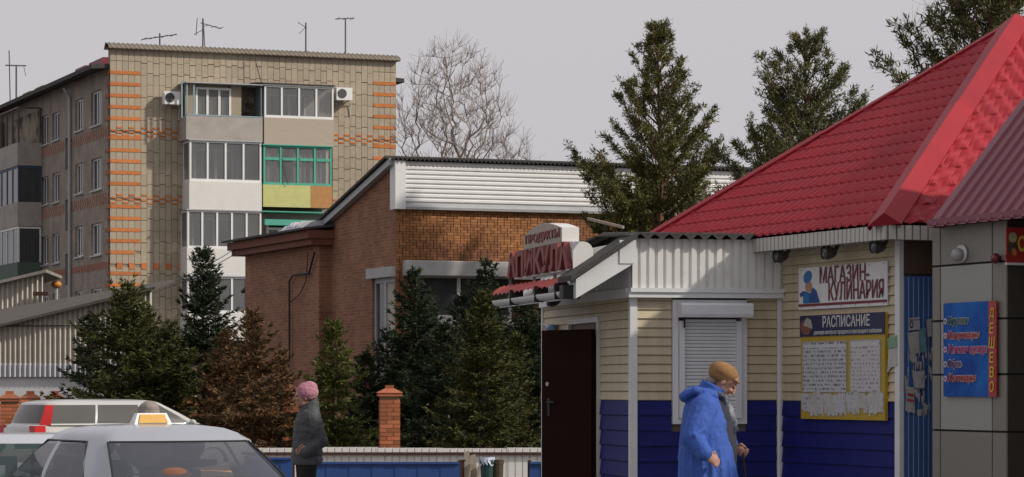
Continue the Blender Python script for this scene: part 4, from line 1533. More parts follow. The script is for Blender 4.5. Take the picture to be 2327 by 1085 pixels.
# ---- white shop sign
f1 = FR.off(-.035)
u0, zb = f1.uz(1815, 707); u1, zt = f1.uz(2016, 592)
zt = (f1.z(u0, 612) + zt) / 2; zb = (zb + f1.z(u1, 692)) / 2
O = (u0, zb)
e = empty('shop_sign', FR.M(u0, -.035, zb), 'white shop sign with maroon lettering and a drawn cook in blue', 'sign')
box_obj('board', (0, u1 - u0, 0, .012, 0, zt - zb), m_signw, e)
lettering(e, f1, O, 1864, 1976, 602, 641, 'МАГАЗИН-', m_maroon, bold=.006)
lettering(e, f1, O, 1884, 2009, 638, 680, 'КУЛИНАРИЯ', m_maroon, bold=.006)
zl = f1.z(u0 + .5, 692) - zb
box_obj('red_line', (.0, u1 - u0, -.004, -.001, zl - .012, zl + .012), m_maroon, e)
m_cb = pm('sign_blue', (.02, .16, .4), .6, .1, 6); m_cb2 = pm('sign_blue_dark', (.015, .07, .26), .6, .1, 6); m_skin_p = pm('sign_skin', (.42, .24, .16), .6, .1, 6)
poly_part(e, f1, O, ell_pts(1836, 630, 9, 15, rot=.25), m_cb, 'drawn_hat')
poly_part(e, f1, O, ell_pts(1838, 652, 8, 13), m_skin_p, 'drawn_face', -.003)
poly_part(e, f1, O, [(1826, 690), (1826, 672), (1820, 676), (1818, 668), (1826, 662), (1834, 664), (1842, 668), (1848, 654), (1856, 662), (1863, 688)], m_cb2, 'drawn_coat', -.005)
poly_part(e, f1, O, [(1828, 690), (1828, 666), (1840, 668), (1840, 690)], m_cb, 'drawn_coat', -.007, -.0055)
for k in range(7):
    for zz in (.02, zt - zb - .02):
        x = .06 + k * (u1 - u0 - .12) / 6
        box_obj('screw', (x - .006, x + .006, -.006, -.001, zz - .006, zz + .006), grey_metal, e)

# ---- timetable board
def print_mat(name, ink, paper, rows, dens=.5):
    m = bpy.data.materials.new(name); m.use_nodes = True
    t = m.node_tree; N = t.nodes; L = t.links; b = N['Principled BSDF']; b.inputs['Roughness'].default_value = .35
    tc = N.new('ShaderNodeTexCoord'); sp = N.new('ShaderNodeSeparateXYZ'); L.new(tc.outputs['Object'], sp.inputs[0])
    wv = N.new('ShaderNodeMath'); wv.operation = 'MULTIPLY'; wv.inputs[1].default_value = rows * math.tau; L.new(sp.outputs[2], wv.inputs[0])
    sn = N.new('ShaderNodeMath'); sn.operation = 'SINE'; L.new(wv.outputs[0], sn.inputs[0])
    g = N.new('ShaderNodeMath'); g.operation = 'GREATER_THAN'; g.inputs[1].default_value = -.2; L.new(sn.outputs[0], g.inputs[0])
    mp = N.new('ShaderNodeMapping'); mp.inputs['Scale'].default_value = (38, 1, rows * .9); L.new(tc.outputs['Object'], mp.inputs[0])
    nz = N.new('ShaderNodeTexNoise'); nz.inputs['Scale'].default_value = 1; nz.inputs['Detail'].default_value = 3; L.new(mp.outputs[0], nz.inputs['Vector'])
    g2 = N.new('ShaderNodeMath'); g2.operation = 'GREATER_THAN'; g2.inputs[1].default_value = dens; L.new(nz.outputs['Fac'], g2.inputs[0])
    mu = N.new('ShaderNodeMath'); mu.operation = 'MULTIPLY'; L.new(g.outputs[0], mu.inputs[0]); L.new(g2.outputs[0], mu.inputs[1])
    mx = N.new('ShaderNodeMix'); mx.data_type = 'RGBA'; mx.inputs[6].default_value = (*paper, 1); mx.inputs[7].default_value = (*ink, 1)
    L.new(mu.outputs[0], mx.inputs[0]); L.new(mx.outputs[2], b.inputs['Base Color'])
    return m


f2 = FR.off(-.05)
u0, zb = f2.uz(1820, 952); u1 = f2.u(2011); zt = f2.z((u0 + u1) / 2, 715)
O = (u0, zb); Wd = u1 - u0
e = empty('timetable_board', FR.M(u0, -.05, zb), 'yellow timetable board with a navy heading and torn notices along its foot', 'notice board')
m_yb = pm('board_yellow', (.44, .29, .02), .5, .1, 3, col2=(.36, .25, .06), fac2=(.5, .75), s2=3)
m_nv = pm('heading_navy', (.012, .014, .07), .45, .1, 5)
box_obj('board', (0, Wd, 0, .03, 0, zt - zb), m_yb, e)
zh = f2.z(u0, 766) - zb
box_obj('heading', (-.006, Wd + .004, -.008, -.001, zh, zt - zb + .004), m_nv, e)
lettering(e, f2, O, 1872, 1979, 716, 743, 'РАСПИСАНИЕ', m_letw, v=-.01, bold=.012)
lettering(e, f2, O, 1852, 2006, 748, 761, 'движения автобусов городского и пригородного сообщения', m_letw, v=-.01, bold=.004)
poly_part(e, f2, O, ell_pts(1834, 744, 13, 18), pm('print_bus', (.2, .07, .05), .6, .4, 25), 'drawn_bus', -.011, -.0085)
poly_part(e, f2, O, [(1828, 740), (1836, 722), (1846, 728), (1849, 748)], pm('print_sky', (.35, .33, .3), .6, .3, 20), 'drawn_bus', -.013, -.0115)
t1 = print_mat('timetable_print', (.14, .15, .17), (.5, .515, .54), 26, .5)
t2 = print_mat('timetable_print_red', (.24, .17, .18), (.52, .51, .53), 28, .54)
for a, b, yt, yb, m in ((1826, 1924, 778, 890, t1), (1934, 2001, 774, 890, t2)):
    x0, x1 = f2.u(a) - u0, f2.u(b) - u0; c = f2.u((a + b) / 2)
    z0, z1 = f2.z(c, yb) - zb, f2.z(c, yt) - zb
    box_obj('timetable', (x0, x1, -.006, -.001, z0, z1), m, e)
    fr_m = MB(); t = .008
    fr_m.box(x0 - t, x1 + t, -.009, -.001, z0 - t, z0); fr_m.box(x0 - t, x1 + t, -.009, -.001, z1, z1 + t)
    fr_m.box(x0 - t, x0, -.009, -.001, z0, z1); fr_m.box(x1, x1 + t, -.009, -.001, z0, z1)
    fr_m.obj('frame', grey_metal, e)
    box_obj('table_heading', (x0 + .02, x1 - .02, -.008, -.0065, z1 - .05, z1 - .02), m_letw, e)
m_pap = pm('old_paper', (.46, .45, .44), .8, .15, 8, col2=(.33, .29, .22), fac2=(.5, .7), s2=12)
m_pap2 = print_mat('printed_notice', (.2, .2, .22), (.48, .48, .5), 22, .56)
random.seed(21)


def scrap(w, h, seed):
    r = random.Random(seed); n = 6; pts = []
    for k in range(n): pts.append((w * k / n, h * (1 - .06 * r.random())))
    for k in range(n): pts.append((w * (1 - .12 * r.random()), h * (1 - k / n)))
    for k in range(n): pts.append((w * (1 - k / n), h * .2 * r.random()))
    return pts


for k in range(26):
    x = .02 + (Wd - .18) * ((k * 7) % 26) / 25 + random.uniform(-.03, .03); w = random.uniform(.07, .19); h = random.uniform(.13, .23)
    zz = random.uniform(.02, .05) + (.21 - h if random.random() < .6 else 0)
    MB().prism([(min(max(x + a, .005), Wd - .005), max(.005, zz + b)) for a, b in scrap(w, h, k)], 1, -.0025 - .0007 * (k % 13), -.001).obj('torn_notice', m_pap if k % 3 else m_pap2, e)

# ---- notices glued to the wall and the gate
f3 = FR.off(-.03)
for i, (pts, m, lab) in enumerate((
        ([(2017, 770), (2039, 762), (2040, 789), (2018, 794)], pm('green_leaflet', (.2, .32, .2), .7, .3, 14), 'small green and white leaflet stuck on the beige wall beside the timetable'),
        ([(2020, 795), (2039, 790), (2040, 832), (2026, 835), (2017, 848)], m_pap, 'torn white leaflet stuck under the green leaflet beside the timetable'))):
    u0, z0 = f3.uz(*pts[0])
    e = empty('leaflet', FR.M(u0, -.03, z0), lab, 'leaflet', 'leaflets on the beige wall')
    poly_part(e, f3, (u0, z0), pts, m, 'sheet')
fg = FG.off(-.022)


def gate_paper(pts, m, v=-.002):
    pl = []
    for px, py in pts:
        u, z = fg.uz(px, py); pl.append((u, z))
    # gate local: x out towards the viewer, y along the gate
    mb = MB(); n = len(pl)
    vs = [(.02 - v, a, b) for a, b in pl] + [(.019 - v - .001, a, b) for a, b in pl]
    mb.add(vs, [tuple(range(n)), tuple(range(2 * n - 1, n - 1, -1))])
    return mb.obj('notice', m, gate)


gate_paper([(2064, 724), (2090, 721), (2091, 749), (2065, 752)], m_pap2, -.001)
gate_paper(ell_pts(2071, 738, 4.5, 8.5), black, -.004)
gate_paper(ell_pts(2071, 738, 2.6, 5.5), m_pap, -.0055)
gate_paper([(2062, 757), (2089, 753), (2090, 800), (2080, 806), (2084, 820), (2072, 826), (2066, 790)], m_pap, -.003)
gate_paper([(2090, 748), (2104, 745), (2106, 800), (2092, 803)], pm('poster_teal', (.15, .3, .38), .6, .5, 12), -.002)
gate_paper([(2105, 727), (2117, 724), (2117, 765), (2108, 766)], m_pap, -.004)
gate_paper([(2073, 845), (2101, 842), (2100, 885), (2078, 884)], m_pap2, -.006)
gate_paper([(2060, 878), (2076, 881), (2079, 940), (2057, 934)], m_pap, -.007)
gate_paper([(2062, 893), (2075, 896), (2076, 903), (2061, 900)], pm('print_red', (.4, .05, .06), .6, .2, 9), -.009)
gate_paper([(2061, 906), (2076, 909), (2077, 915), (2060, 912)], MATS['print_red'], -.009)
gate_paper([(2084, 932), (2093, 930), (2093, 945), (2085, 946)], m_pap, -.003)
for k in range(60):
    px = random.uniform(2056, 2116); py = random.uniform(790, 935); w = random.uniform(2, 6); h = random.uniform(6, 26)
    gate_paper([(px, py), (px + w, py - 1), (px + w * .7, py + h), (px + w * .2, py + h * .8)], m_pap, -.0012 - .0001 * k)

# ---- blue goods sign on the pillar
f4 = FP.off(-.03)
u0, zb = f4.uz(2144, 901); u1 = f4.u(2264); uc = (u0 + u1) / 2
zt = f4.z(uc, 687); zb = f4.z(uc, 902)
O = (u0, zb)
e = empty('goods_sign', FP.M(u0, -.03, zb), 'blue sign listing goods with a red strip on the tiled pillar', 'sign')
m_bs = pm('sign_royal_blue', (.008, .055, .30), .6, .2, 1.2, spec=.2, col2=(.015, .15, .5), fac2=(.42, .62), s2=1.4)
m_rs = pm('sign_red', (.36, .02, .02), .35, .1, 4)
xs = f4.u(2246) - u0
box_obj('board', (0, xs, 0, .01, 0, zt - zb), m_bs, e); box_obj('red_strip', (xs + .001, u1 - u0, -.001, .01, 0, zt - zb), m_rs, e)
m_ol = pm('letter_outline', (.5, .48, .5), .5, .08, 8)
cols4 = [(.04, .12, .12), (.45, .06, .05), (.42, .03, .16), (.16, .06, .16), (.42, .03, .03)]
for k, (body, px1, y0, y1) in enumerate((('Игрушки', 2203, 718, 743), ('Канцтовары', 2228, 751, 776), ('Женская одежда', 2245, 782, 808), ('Обувь', 2188, 816, 841), ('Хозтовары', 2220, 848, 874))):
    lettering(e, f4, O, 2154, px1, y0, y1, body, m_ol, v=-.004, bold=.045, shear=.3)
    lettering(e, f4, O, 2155, px1 - 1, y0 + 1.5, y1 - 1.5, body, pm('goods_ink_%d' % k, cols4[k], .5, .1, 8), v=-.008, bold=.012, shear=.3)
    poly_part(e, f4, O, ell_pts(2149, (y0 + y1) / 2, 3.6, 7), m_ol, 'bullet', -.005, -.001)
    poly_part(e, f4, O, ell_pts(2149, (y0 + y1) / 2, 1.7, 3.4), pm('goods_ink_%d' % k, cols4[k]), 'bullet', -.008, -.0055)
m_yl = pm('letter_yellow', (.6, .42, .06), .5, .08, 8)
for k, ch in enumerate('ДЕШЕВО'):
    y = 700 + k * 33.3
    lettering(e, f4, O, 2250 if ch != 'Ш' else 2248, 2260 if ch != 'Ш' else 2262, y, y + 25, ch, m_yl, v=-.005, bold=.012, shear=.1)
# marks on the tile below the sign
for px, py, w, h in ((2176, 915, 3, 5), (2182, 930, 2, 9), (2168, 957, 3, 12), (2222, 952, 5, 12), (2206, 940, 1.5, 26), (2186, 962, 16, 2)):
    u, z = FP.uz(px, py); uu, z2 = FP.uz(px + w, py + h)
    pass
# ---- red vegetable sign over the porch
FQ = Frame(FP.M(UP + .03, 0, 0).translation[:2], B)
fq = FQ.off(-.02)
u0, zb = -.03, fq.z(0, 597); zt = fq.z(0, 517); O = (u0, zb)
e = empty('produce_sign', FQ.M(u0, -.02, zb), 'red produce sign with vegetables and a yellow letter over the dark porch', 'sign')
box_obj('board', (0, .9, 0, .02, 0, zt - zb), m_rs, e)
box_obj('white_edge', (0, .9, -.004, .02, -.02, -.001), white, e)
lettering(e, fq, O, 2312, 2331, 536, 572, 'О', m_yl, v=-.006, bold=.03)
poly_part(e, fq, O, ell_pts(2301, 540, 9, 12), pm('print_cabbage', (.32, .36, .2), .6, .3, 14), 'drawn_vegetable', -.005)
poly_part(e, fq, O, ell_pts(2300, 562, 12, 14), pm('print_dark_leaf', (.06, .05, .025), .6, .4, 14), 'drawn_vegetable', -.004)
poly_part(e, fq, O, ell_pts(2304, 573, 5, 9, rot=-.3), pm('print_carrot', (.45, .17, .05), .6, .2, 14), 'drawn_vegetable', -.006, -.0045)
poly_part(e, fq, O, ell_pts(2290, 583, 6, 5), pm('print_beet', (.25, .02, .03), .6, .2, 14), 'drawn_vegetable', -.007, -.0045)

# ---- rooftop sign of the kiosk
fk = FKL.off(-.52)
m_plas = pm('sign_plastic', (.7, .69, .67), .4, .06, 3)
m_face = pm('dusty_sign_face', (.38, .32, .255), .6, .12, 6)
m_lred = pm('faded_red_letters', (.21, .045, .04), .6, .2, 12)
u0, u1 = fk.u(1190), fk.u(1277); uc = fk.u(1235)
z0, z1, zarc = fk.z(uc, 558), fk.z(uc, 527), fk.z(uc, 508)
e = empty('rooftop_sign', FKL.M(u0, -.52, z0), 'arched light box sign with red lettering standing above the kiosk gutter', 'sign')
Wd = u1 - u0; n = 12
pl = [(0, 0), (Wd, 0), (Wd, z1 - z0)] + [(Wd * (1 - k / n), z1 - z0 + (zarc - z1) * math.sin(math.pi * k / n)) for k in range(1, n)] + [(0, z1 - z0)]
MB().prism(pl, 1, .0, .17).obj('light_box', m_plas, e)
MB().prism([(a * .98 + Wd * .01, b * .96 + .005) for a, b in pl], 1, -.004, -.001).obj('face', m_face, e)
lettering(e, fk, (u0, z0), 1196, 1273, 527, 551, 'ПРОДУКТЫ', m_lred, v=-.006, bold=.03, depth=.008)
for x in (.25, Wd * .5, Wd - .25):
    MB().box(x - .012, x + .012, .06, .085, -.06, 0).obj('leg', grey_metal, e)
u0, u1 = fk.u(1168), fk.u(1302); uc = fk.u(1235)
z0, z1 = fk.z(uc, 624), fk.z(uc, 563)
e = empty('rooftop_sign', FKL.M(u0, -.52, z0), 'wide white box sign with tall red relief letters under the arched sign', 'sign')
Wd = u1 - u0; hh = z1 - z0; n = 8; r = .1
prof = [(0.0, 0), (.2, 0)] + [(.2 - r + r * math.cos(a), hh - r + r * math.sin(a)) for a in [k * math.pi / 2 / n for k in range(n + 1)]] + [(0.0, hh)]
MB().prism(prof, 0, .0, Wd).obj('light_box', m_plas, e)
box_obj('face', (.06, Wd - .06, -.004, -.001, .02, hh - .05), m_face, e)
lettering(e, fk, (u0, z0), 1163, 1303, 562, 622, 'АПИКУЛА', m_lred, v=-.006, bold=.045, depth=.05)
for x in (.5, 1.4, Wd - .4):
    MB().bar((x, .1, -.16), (x, .1, 0), .03, .03).obj('leg', grey_metal, e)
MB().bar((Wd - .05, .16, hh + .22), (Wd + .35, .4, hh + .12), .025, .025).obj('brace', m_old, e)
MB().bar((Wd - .1, .2, hh * .6), (Wd + .2, .34, hh * .45), .025, .025).obj('brace', m_old, e)
# ------------------------------------------------------------------ trees
def leaf_mat(name, c1, c2, rough=.7):
    m = bpy.data.materials.new(name); m.use_nodes = True
    t = m.node_tree; N = t.nodes; L = t.links; b = N['Principled BSDF']
    b.inputs['Roughness'].default_value = rough; b.inputs['Specular IOR Level'].default_value = .25
    g = N.new('ShaderNodeNewGeometry')
    tc = N.new('ShaderNodeTexCoord'); nz = N.new('ShaderNodeTexNoise'); nz.inputs['Scale'].default_value = 1.6; nz.inputs['Detail'].default_value = 4
    L.new(tc.outputs['Object'], nz.inputs['Vector'])
    ad = N.new('ShaderNodeMath'); ad.operation = 'ADD'; L.new(g.outputs['Random Per Island'], ad.inputs[0]); L.new(nz.outputs['Fac'], ad.inputs[1])
    mr = N.new('ShaderNodeMapRange'); mr.inputs['From Min'].default_value = .45; mr.inputs['From Max'].default_value = 1.5; L.new(ad.outputs[0], mr.inputs['Value'])
    mx = N.new('ShaderNodeMix'); mx.data_type = 'RGBA'; mx.inputs[6].default_value = (*c1, 1); mx.inputs[7].default_value = (*c2, 1)
    L.new(mr.outputs[0], mx.inputs[0]); L.new(mx.outputs[2], b.inputs['Base Color'])
    return m


def np_obj(name, V, Fq, m, parent):
    """V (n,4,3) quads as separate islands"""
    n = len(V)
    me = bpy.data.meshes.new(name)
    me.vertices.add(n * 4); me.vertices.foreach_set('co', V.astype(np.float32).ravel())
    me.loops.add(n * 4); me.loops.foreach_set('vertex_index', np.arange(n * 4, dtype=np.int32))
    me.polygons.add(n); me.polygons.foreach_set('loop_start', np.arange(0, n * 4, 4, dtype=np.int32))
    me.update(calc_edges=True)
    return place(name, me, m, parent)


def blades(P, D, Ln, Wd, rng):
    """narrow diamond blades at P along D"""
    n = len(P)
    D = D / np.linalg.norm(D, axis=1, keepdims=True)
    R = rng.normal(size=(n, 3)); R -= D * (R * D).sum(1, keepdims=True); R /= np.linalg.norm(R, axis=1, keepdims=True)
    Ln = np.broadcast_to(Ln, n)[:, None]; Wd = np.broadcast_to(Wd, n)[:, None]
    V = np.empty((n, 4, 3))
    V[:, 0] = P; V[:, 1] = P + D * Ln * .45 + R * Wd; V[:, 2] = P + D * Ln; V[:, 3] = P + D * Ln * .45 - R * Wd
    return V


bark = pm('bark', (.085, .055, .04), .95, .35, 8, bump=.5)
bark_p = pm('pine_bark', (.16, .085, .05), .95, .35, 8, bump=.5)


def spruce(px, Y, ytop, rad, seed, label, mat, dens=1., low=.04, droop=0., bare=0., lean=0.):
    rng = np.random.default_rng(seed); p = at(px, Y); h = zat(ytop, Y)
    e = empty('spruce_tree', T(p.x, p.y, 0, rng.uniform(0, 6)), label, 'tree', 'spruces behind the fence')
    tk = MB(); tk.tube([(0, 0, 0), (0, 0, h * .5), (0, 0, h * .97)], [.03 + h * .012, .015 + h * .006, .008], 7)
    P = []; D = []; LN = []; WDT = []
    z = h * low
    while z < h * .985:
        t = z / h
        R = rad * (1 - t) ** .78 * (1 if t > .12 else .8 + t * 1.6) + .05
        nb = int(rng.integers(6, 9))
        a0 = rng.uniform(0, 6.28)
        for k in range(nb):
            a = a0 + k * 6.283 / nb + rng.uniform(-.3, .3)
            Lb = R * rng.uniform(.5, 1.2)
            if rng.random() < .08: Lb *= 1.2
            el = math.radians(-8 + 50 * t ** 1.3 + rng.uniform(-10, 10)) - droop
            d0 = np.array([math.cos(a) * math.cos(el), math.sin(a) * math.cos(el), math.sin(el)])
            curve = rng.uniform(.05, .22) * Lb
            zb = z + rng.uniform(-.06, .06)
            ns = max(3, int(Lb / .055 * dens))
            if Lb > .2:
                pts = [np.array([0, 0, zb]) + d0 * Lb * s + np.array([0, 0, curve * s * s]) for s in (0, .5, .95)]
                tk.tube(pts, [.007 + .012 * Lb, .005 + .006 * Lb, .003], 3, cap=False)
            side = np.array([-math.sin(a), math.cos(a), 0])
            for i in range(ns):
                s = (i + rng.random()) / ns
                if s < .12 and rng.random() < .6: continue
                q = np.array([0, 0, zb]) + d0 * Lb * s + np.array([0, 0, curve * s * s])
                for sg in (-1, 1):
                    if rng.random() < bare: continue
                    lt = (1 - s) * Lb * .48 * rng.uniform(.5, 1.1) + .06
                    td = d0 * .75 + side * sg * rng.uniform(.5, 1.0) + np.array([0, 0, rng.uniform(-.35, .18)])
                    td /= np.linalg.norm(td)
                    nb2 = max(1, int(lt / .075))
                    for j in range(nb2):
                        sp = q + td * lt * (j / nb2)
                        for _ in range(3):
                            P.append(sp + rng.normal(0, .012, 3)); D.append(td + rng.normal(0, .33, 3)); LN.append(rng.uniform(.09, .15)); WDT.append(rng.uniform(.010, .019))
            # shoot at the tip
            q = np.array([0, 0, zb]) + d0 * Lb + np.array([0, 0, curve])
            for _ in range(5):
                P.append(q - d0 * .04); D.append(d0 + np.array([0, 0, .35]) + rng.normal(0, .25, 3)); LN.append(rng.uniform(.1, .17)); WDT.append(.014)
        z += rng.uniform(.12, .2) * (1.2 if t < .5 else .9)
    for i in range(26):   # leader
        zz = h * (.93 + .07 * i / 26)
        P.append(np.array([0, 0, zz])); D.append(np.array([rng.normal(0, .6), rng.normal(0, .6), .8])); LN.append(.1); WDT.append(.012)
    tk.obj('trunk', bark, e)
    V = blades(np.array(P), np.array(D), np.array(LN), np.array(WDT), rng)
    np_obj('crown', V, None, mat, e)
    return len(P)


g_dark = leaf_mat('spruce_needles_dark', (.010, .019, .010), (.035, .052, .016))
g_mid = leaf_mat('spruce_needles', (.016, .026, .008), (.09, .092, .020))
g_light = leaf_mat('spruce_needles_light', (.028, .045, .010), (.12, .13, .025))
g_brown = leaf_mat('dry_spruce_needles', (.024, .024, .011), (.19, .095, .038))
spruce(288, 56, 640, 1.75, 1, 'broad olive green spruce before the corrugated shed', g_mid, low=.05)
spruce(205, 57.5, 715, 1.0, 21, 'dark young spruce at the left edge of the broad olive one', g_dark, low=.08, bare=.25)
spruce(462, 58, 562, 1.3, 2, 'tall slender dark spruce before the white balconies', g_dark)
spruce(385, 56.5, 730, 1.25, 22, 'bushy olive spruce filling the gap beside the tall slender one', g_mid)
spruce(575, 54, 715, 1.3, 3, 'dying brown spruce with bare rusty twigs', g_brown, bare=.18, low=.03)
spruce(510, 55.5, 760, 1.0, 23, 'low half dry spruce between the tall slender one and the brown one', g_brown, bare=.1)
spruce(640, 55.5, 800, .5, 24, 'small rusty brown sapling behind the pink hat', g_brown, bare=.2)
spruce(757, 54, 735, 1.0, 4, 'small bright green spruce beside the person in the pink hat', g_light)
spruce(940, 60, 612, 1.35, 5, 'dark spruce before the left end of the shop window', g_dark)
spruce(1105, 61, 590, 1.25, 6, 'dark pointed spruce before the shop window mullion', g_dark)
spruce(1100, 53, 668, 1.12, 7, 'yellow green spruce before the dark pointed spruces', g_mid)
spruce(1200, 60, 655, 1.35, 8, 'dark spruce beside the kiosk gutter', g_dark)
spruce(1010, 57, 740, 1.2, 9, 'low dark spruce between the brick pillar and the yellow green spruce', g_dark)
spruce(1175, 56, 770, .6, 10, 'low olive spruce beside the open brown door', g_mid)
spruce(880, 62, 760, 1.0, 25, 'dark low spruce directly behind the orange brick pillar', g_dark)


spruce(330, 59, 705, 1.2, 41, 'olive spruce half hidden behind the broad one before the shed', g_mid)
spruce(965, 63, 690, 1.2, 42, 'dark bushy spruce close to the shop wall behind the pillar', g_dark)
spruce(1050, 63.5, 670, 1.2, 43, 'dark spruce close to the shop window sill', g_dark)
spruce(1235, 63, 690, 1.2, 44, 'dark spruce behind the open brown door', g_dark)
spruce(830, 60, 800, .8, 45, 'low dark spruce between the bright green one and the pillar', g_dark)


def pine(px, Y, ytop, rad, seed, label, mat, clear=.15, nwh=20, wob=.03, tuft=1., ex=.62):
    rng = np.random.default_rng(seed); p = at(px, Y); h = zat(ytop, Y)
    e = empty('pine_tree', T(p.x, p.y), label, 'tree', 'pines behind the shops')
    ph = rng.uniform(0, 6)
    axis = lambda z: np.array([wob * h * .3 * math.sin(z / h * 4 + ph), wob * h * .2 * math.sin(z / h * 3 + ph * 2), z])
    tk = MB(); tk.tube([axis(h * k / 8) for k in range(9)], [(.05 + .011 * h) * (1 - k / 8.6) for k in range(9)], 8)
    P = []; D = []; LN = []; WDT = []

    def cluster(q, d, r, n):
        for _ in range(n):
            dd = d * .7 + rng.normal(0, .75, 3); dd[2] += .15
            P.append(q + rng.normal(0, r * .33, 3)); D.append(dd); LN.append(rng.uniform(.06, .115) * tuft); WDT.append(rng.uniform(.007, .011) * tuft)

    for w in range(nwh):
        t = clear + (1 - clear) * (w + rng.uniform(-.2, .2)) / nwh
        t = min(t, .985)
        z = t * h
        nb = int(rng.integers(4, 7))
        a0 = rng.uniform(0, 6.28)
        for k in range(nb):
            if rng.random() < .10: continue
            a = a0 + k * 6.283 / nb + rng.uniform(-.45, .45)
            Lb = rad * (1 - t) ** ex * rng.uniform(.5, 1.08) * (.72 + .28 * min(1, t * 2.6)) + .12
            el = math.radians(4 + 52 * t ** 1.1 + rng.uniform(-12, 12))
            d0 = np.array([math.cos(a) * math.cos(el), math.sin(a) * math.cos(el), math.sin(el)])
            up = rng.uniform(.12, .4) * Lb
            base = axis(z)
            f = lambda s: base + d0 * Lb * s + np.array([0, 0, up * s * s])
            tk.tube([f(0), f(.4), f(.75), f(1.)], [.012 + .016 * Lb, .009 + .01 * Lb, .008, .004], 4, cap=False)
            nsub = max(3, int(Lb / .13))
            for i in range(nsub):
                s = .28 + .72 * (i + rng.random()) / nsub
                q = f(min(s, 1.)); side = np.array([-math.sin(a), math.cos(a), 0]) * rng.choice([-1, 1])
                sd = d0 * rng.uniform(.4, .9) + side * rng.uniform(.2, 1) + np.array([0, 0, rng.uniform(.0, .7)])
                sd /= np.linalg.norm(sd)
                sl = rng.uniform(.12, .42) * Lb * (1.15 - s * .75) + .06
                if sl > .15: tk.tube([q, q + sd * sl], [.006, .003], 3, cap=False)
                nt = max(1, int(sl / .10))
                for j in range(nt):
                    qq = q + sd * sl * (j + 1) / nt
                    cluster(qq, sd, .09 * tuft, int(24 * rng.uniform(.7, 1.3)))
            cluster(f(1.), d0 + np.array([0, 0, .5]), .08 * tuft, 36)
            cluster(f(.9), d0 + np.array([0, 0, .5]), .08 * tuft, 26)
    for i in range(14):
        cluster(axis(h * (.93 + .068 * i / 14)), np.array([0, 0, 1.2]), .05, 6)
    tk.obj('trunk', bark_p, e)
    V = blades(np.array(P), np.array(D), np.array(LN), np.array(WDT), rng)
    np_obj('crown', V, None, mat, e)
    return len(P)


g_pine = leaf_mat('pine_needles', (.026, .033, .012), (.19, .175, .055))
g_pine2 = leaf_mat('pine_needles_grey', (.028, .035, .015), (.17, .162, .06))
pine(1492, 68, 52, 4.1, 31, 'dense conical pine before the white parapet', g_pine, clear=.13, nwh=30, tuft=1.35, ex=.95)
pine(1838, 62, 95, 4.0, 32, 'open crowned pine rising behind the red roof', g_pine2, clear=.35, nwh=18, tuft=1.3, ex=.7)
pine(2262, 46, -190, 3.0, 33, 'tall loose pine behind the peak of the red roof', g_pine2, clear=.45, nwh=21, wob=.05, tuft=1.3)
pine(1725, 66, 300, 1.3, 34, 'low pine half hidden behind the red roof slope', g_pine, clear=.3, nwh=12)


def bare(px, Y, y_top, y_bot, px0, px1, seed, label, n_pts, m, r_tip=.011):
    """leafless tree: limbs reach out to points scattered through an egg-shaped crown"""
    rng = np.random.default_rng(seed); p = at(px, Y)
    zt, zb = zat(y_top, Y), zat(y_bot, Y); rx = (px1 - px0) / 2 / F * Y; ox = ((px0 + px1) / 2 - px) / F * Y
    e = empty('bare_tree', T(p.x, p.y), label, 'tree', 'leafless trees')
    pts = []
    while len(pts) < n_pts:
        q = rng.uniform(-1, 1, 3)
        if (q ** 2).sum() < 1:
            w = 1 if q[2] < .1 else 1.08
            pts.append((ox + q[0] * rx, q[1] * rx * .8, (zt + zb) / 2 + q[2] * (zt - zb) / 2))
    pts = np.array(pts)
    trunk_top = zb + (zt - zb) * .12
    nodes = [np.array([0, 0, trunk_top * k / 6]) for k in range(7)]
    par = [-1] + list(range(6)); dist = [trunk_top * k / 6 for k in range(7)]
    order = np.argsort(((pts - nodes[-1]) ** 2).sum(1))
    for i in order:
        q = pts[i]; N_ = np.array(nodes)
        d = np.linalg.norm(N_ - q, axis=1)
        low = np.where(N_[:, 2] > q[2] - .05, 1.5, 0.)       # twigs rise from their limb
        c = d * 1.0 + np.array(dist) * .22 + low * .35
        c[:5] += 50
        j = int(np.argmin(c)); a = nodes[j]
        k = max(1, int(d[j] / .45)); pj = j
        for t in range(1, k + 1):
            f = t / k
            nn = a + (q - a) * f + rng.normal(0, .035, 3); nn[2] -= .10 * d[j] * math.sin(math.pi * f) * .5
            dist.append(dist[pj] + d[j] / k); nodes.append(nn); par.append(pj); pj = len(nodes) - 1
    n = len(nodes); cnt = [0] * n; kids = [0] * n
    for i in range(n - 1, 0, -1):
        if kids[i] == 0: cnt[i] = 1
        cnt[par[i]] += cnt[i]; kids[par[i]] += 1
    tr, tw = MB(), MB()
    R = lambda i: r_tip * max(1, cnt[i]) ** .46
    for i in range(1, n):
        big = cnt[i] > 12
        (tr if big else tw).tube([nodes[par[i]], nodes[i]], [max(R(i), min(R(par[i]), R(i) * 1.6)), R(i)], 6 if big else 3, cap=False)
        for k in range(5 if cnt[i] <= 2 else (1 if cnt[i] < 8 else 0)):
            dd = nodes[i] - nodes[par[i]]; dd = dd / (np.linalg.norm(dd) + 1e-6) + rng.normal(0, .55, 3) + np.array([0, 0, .5]); dd /= np.linalg.norm(dd)
            L_ = rng.uniform(.25, .7)
            mid = nodes[i] + dd * L_ * .5 + rng.normal(0, .03, 3)
            tw.tube([nodes[i], mid, mid + (dd + np.array([0, 0, .25])) * L_ * .5], [r_tip * .8, r_tip * .65, r_tip * .5], 3, cap=False)
    tr.obj('trunk', m, e); tw.obj('crown', m, e)


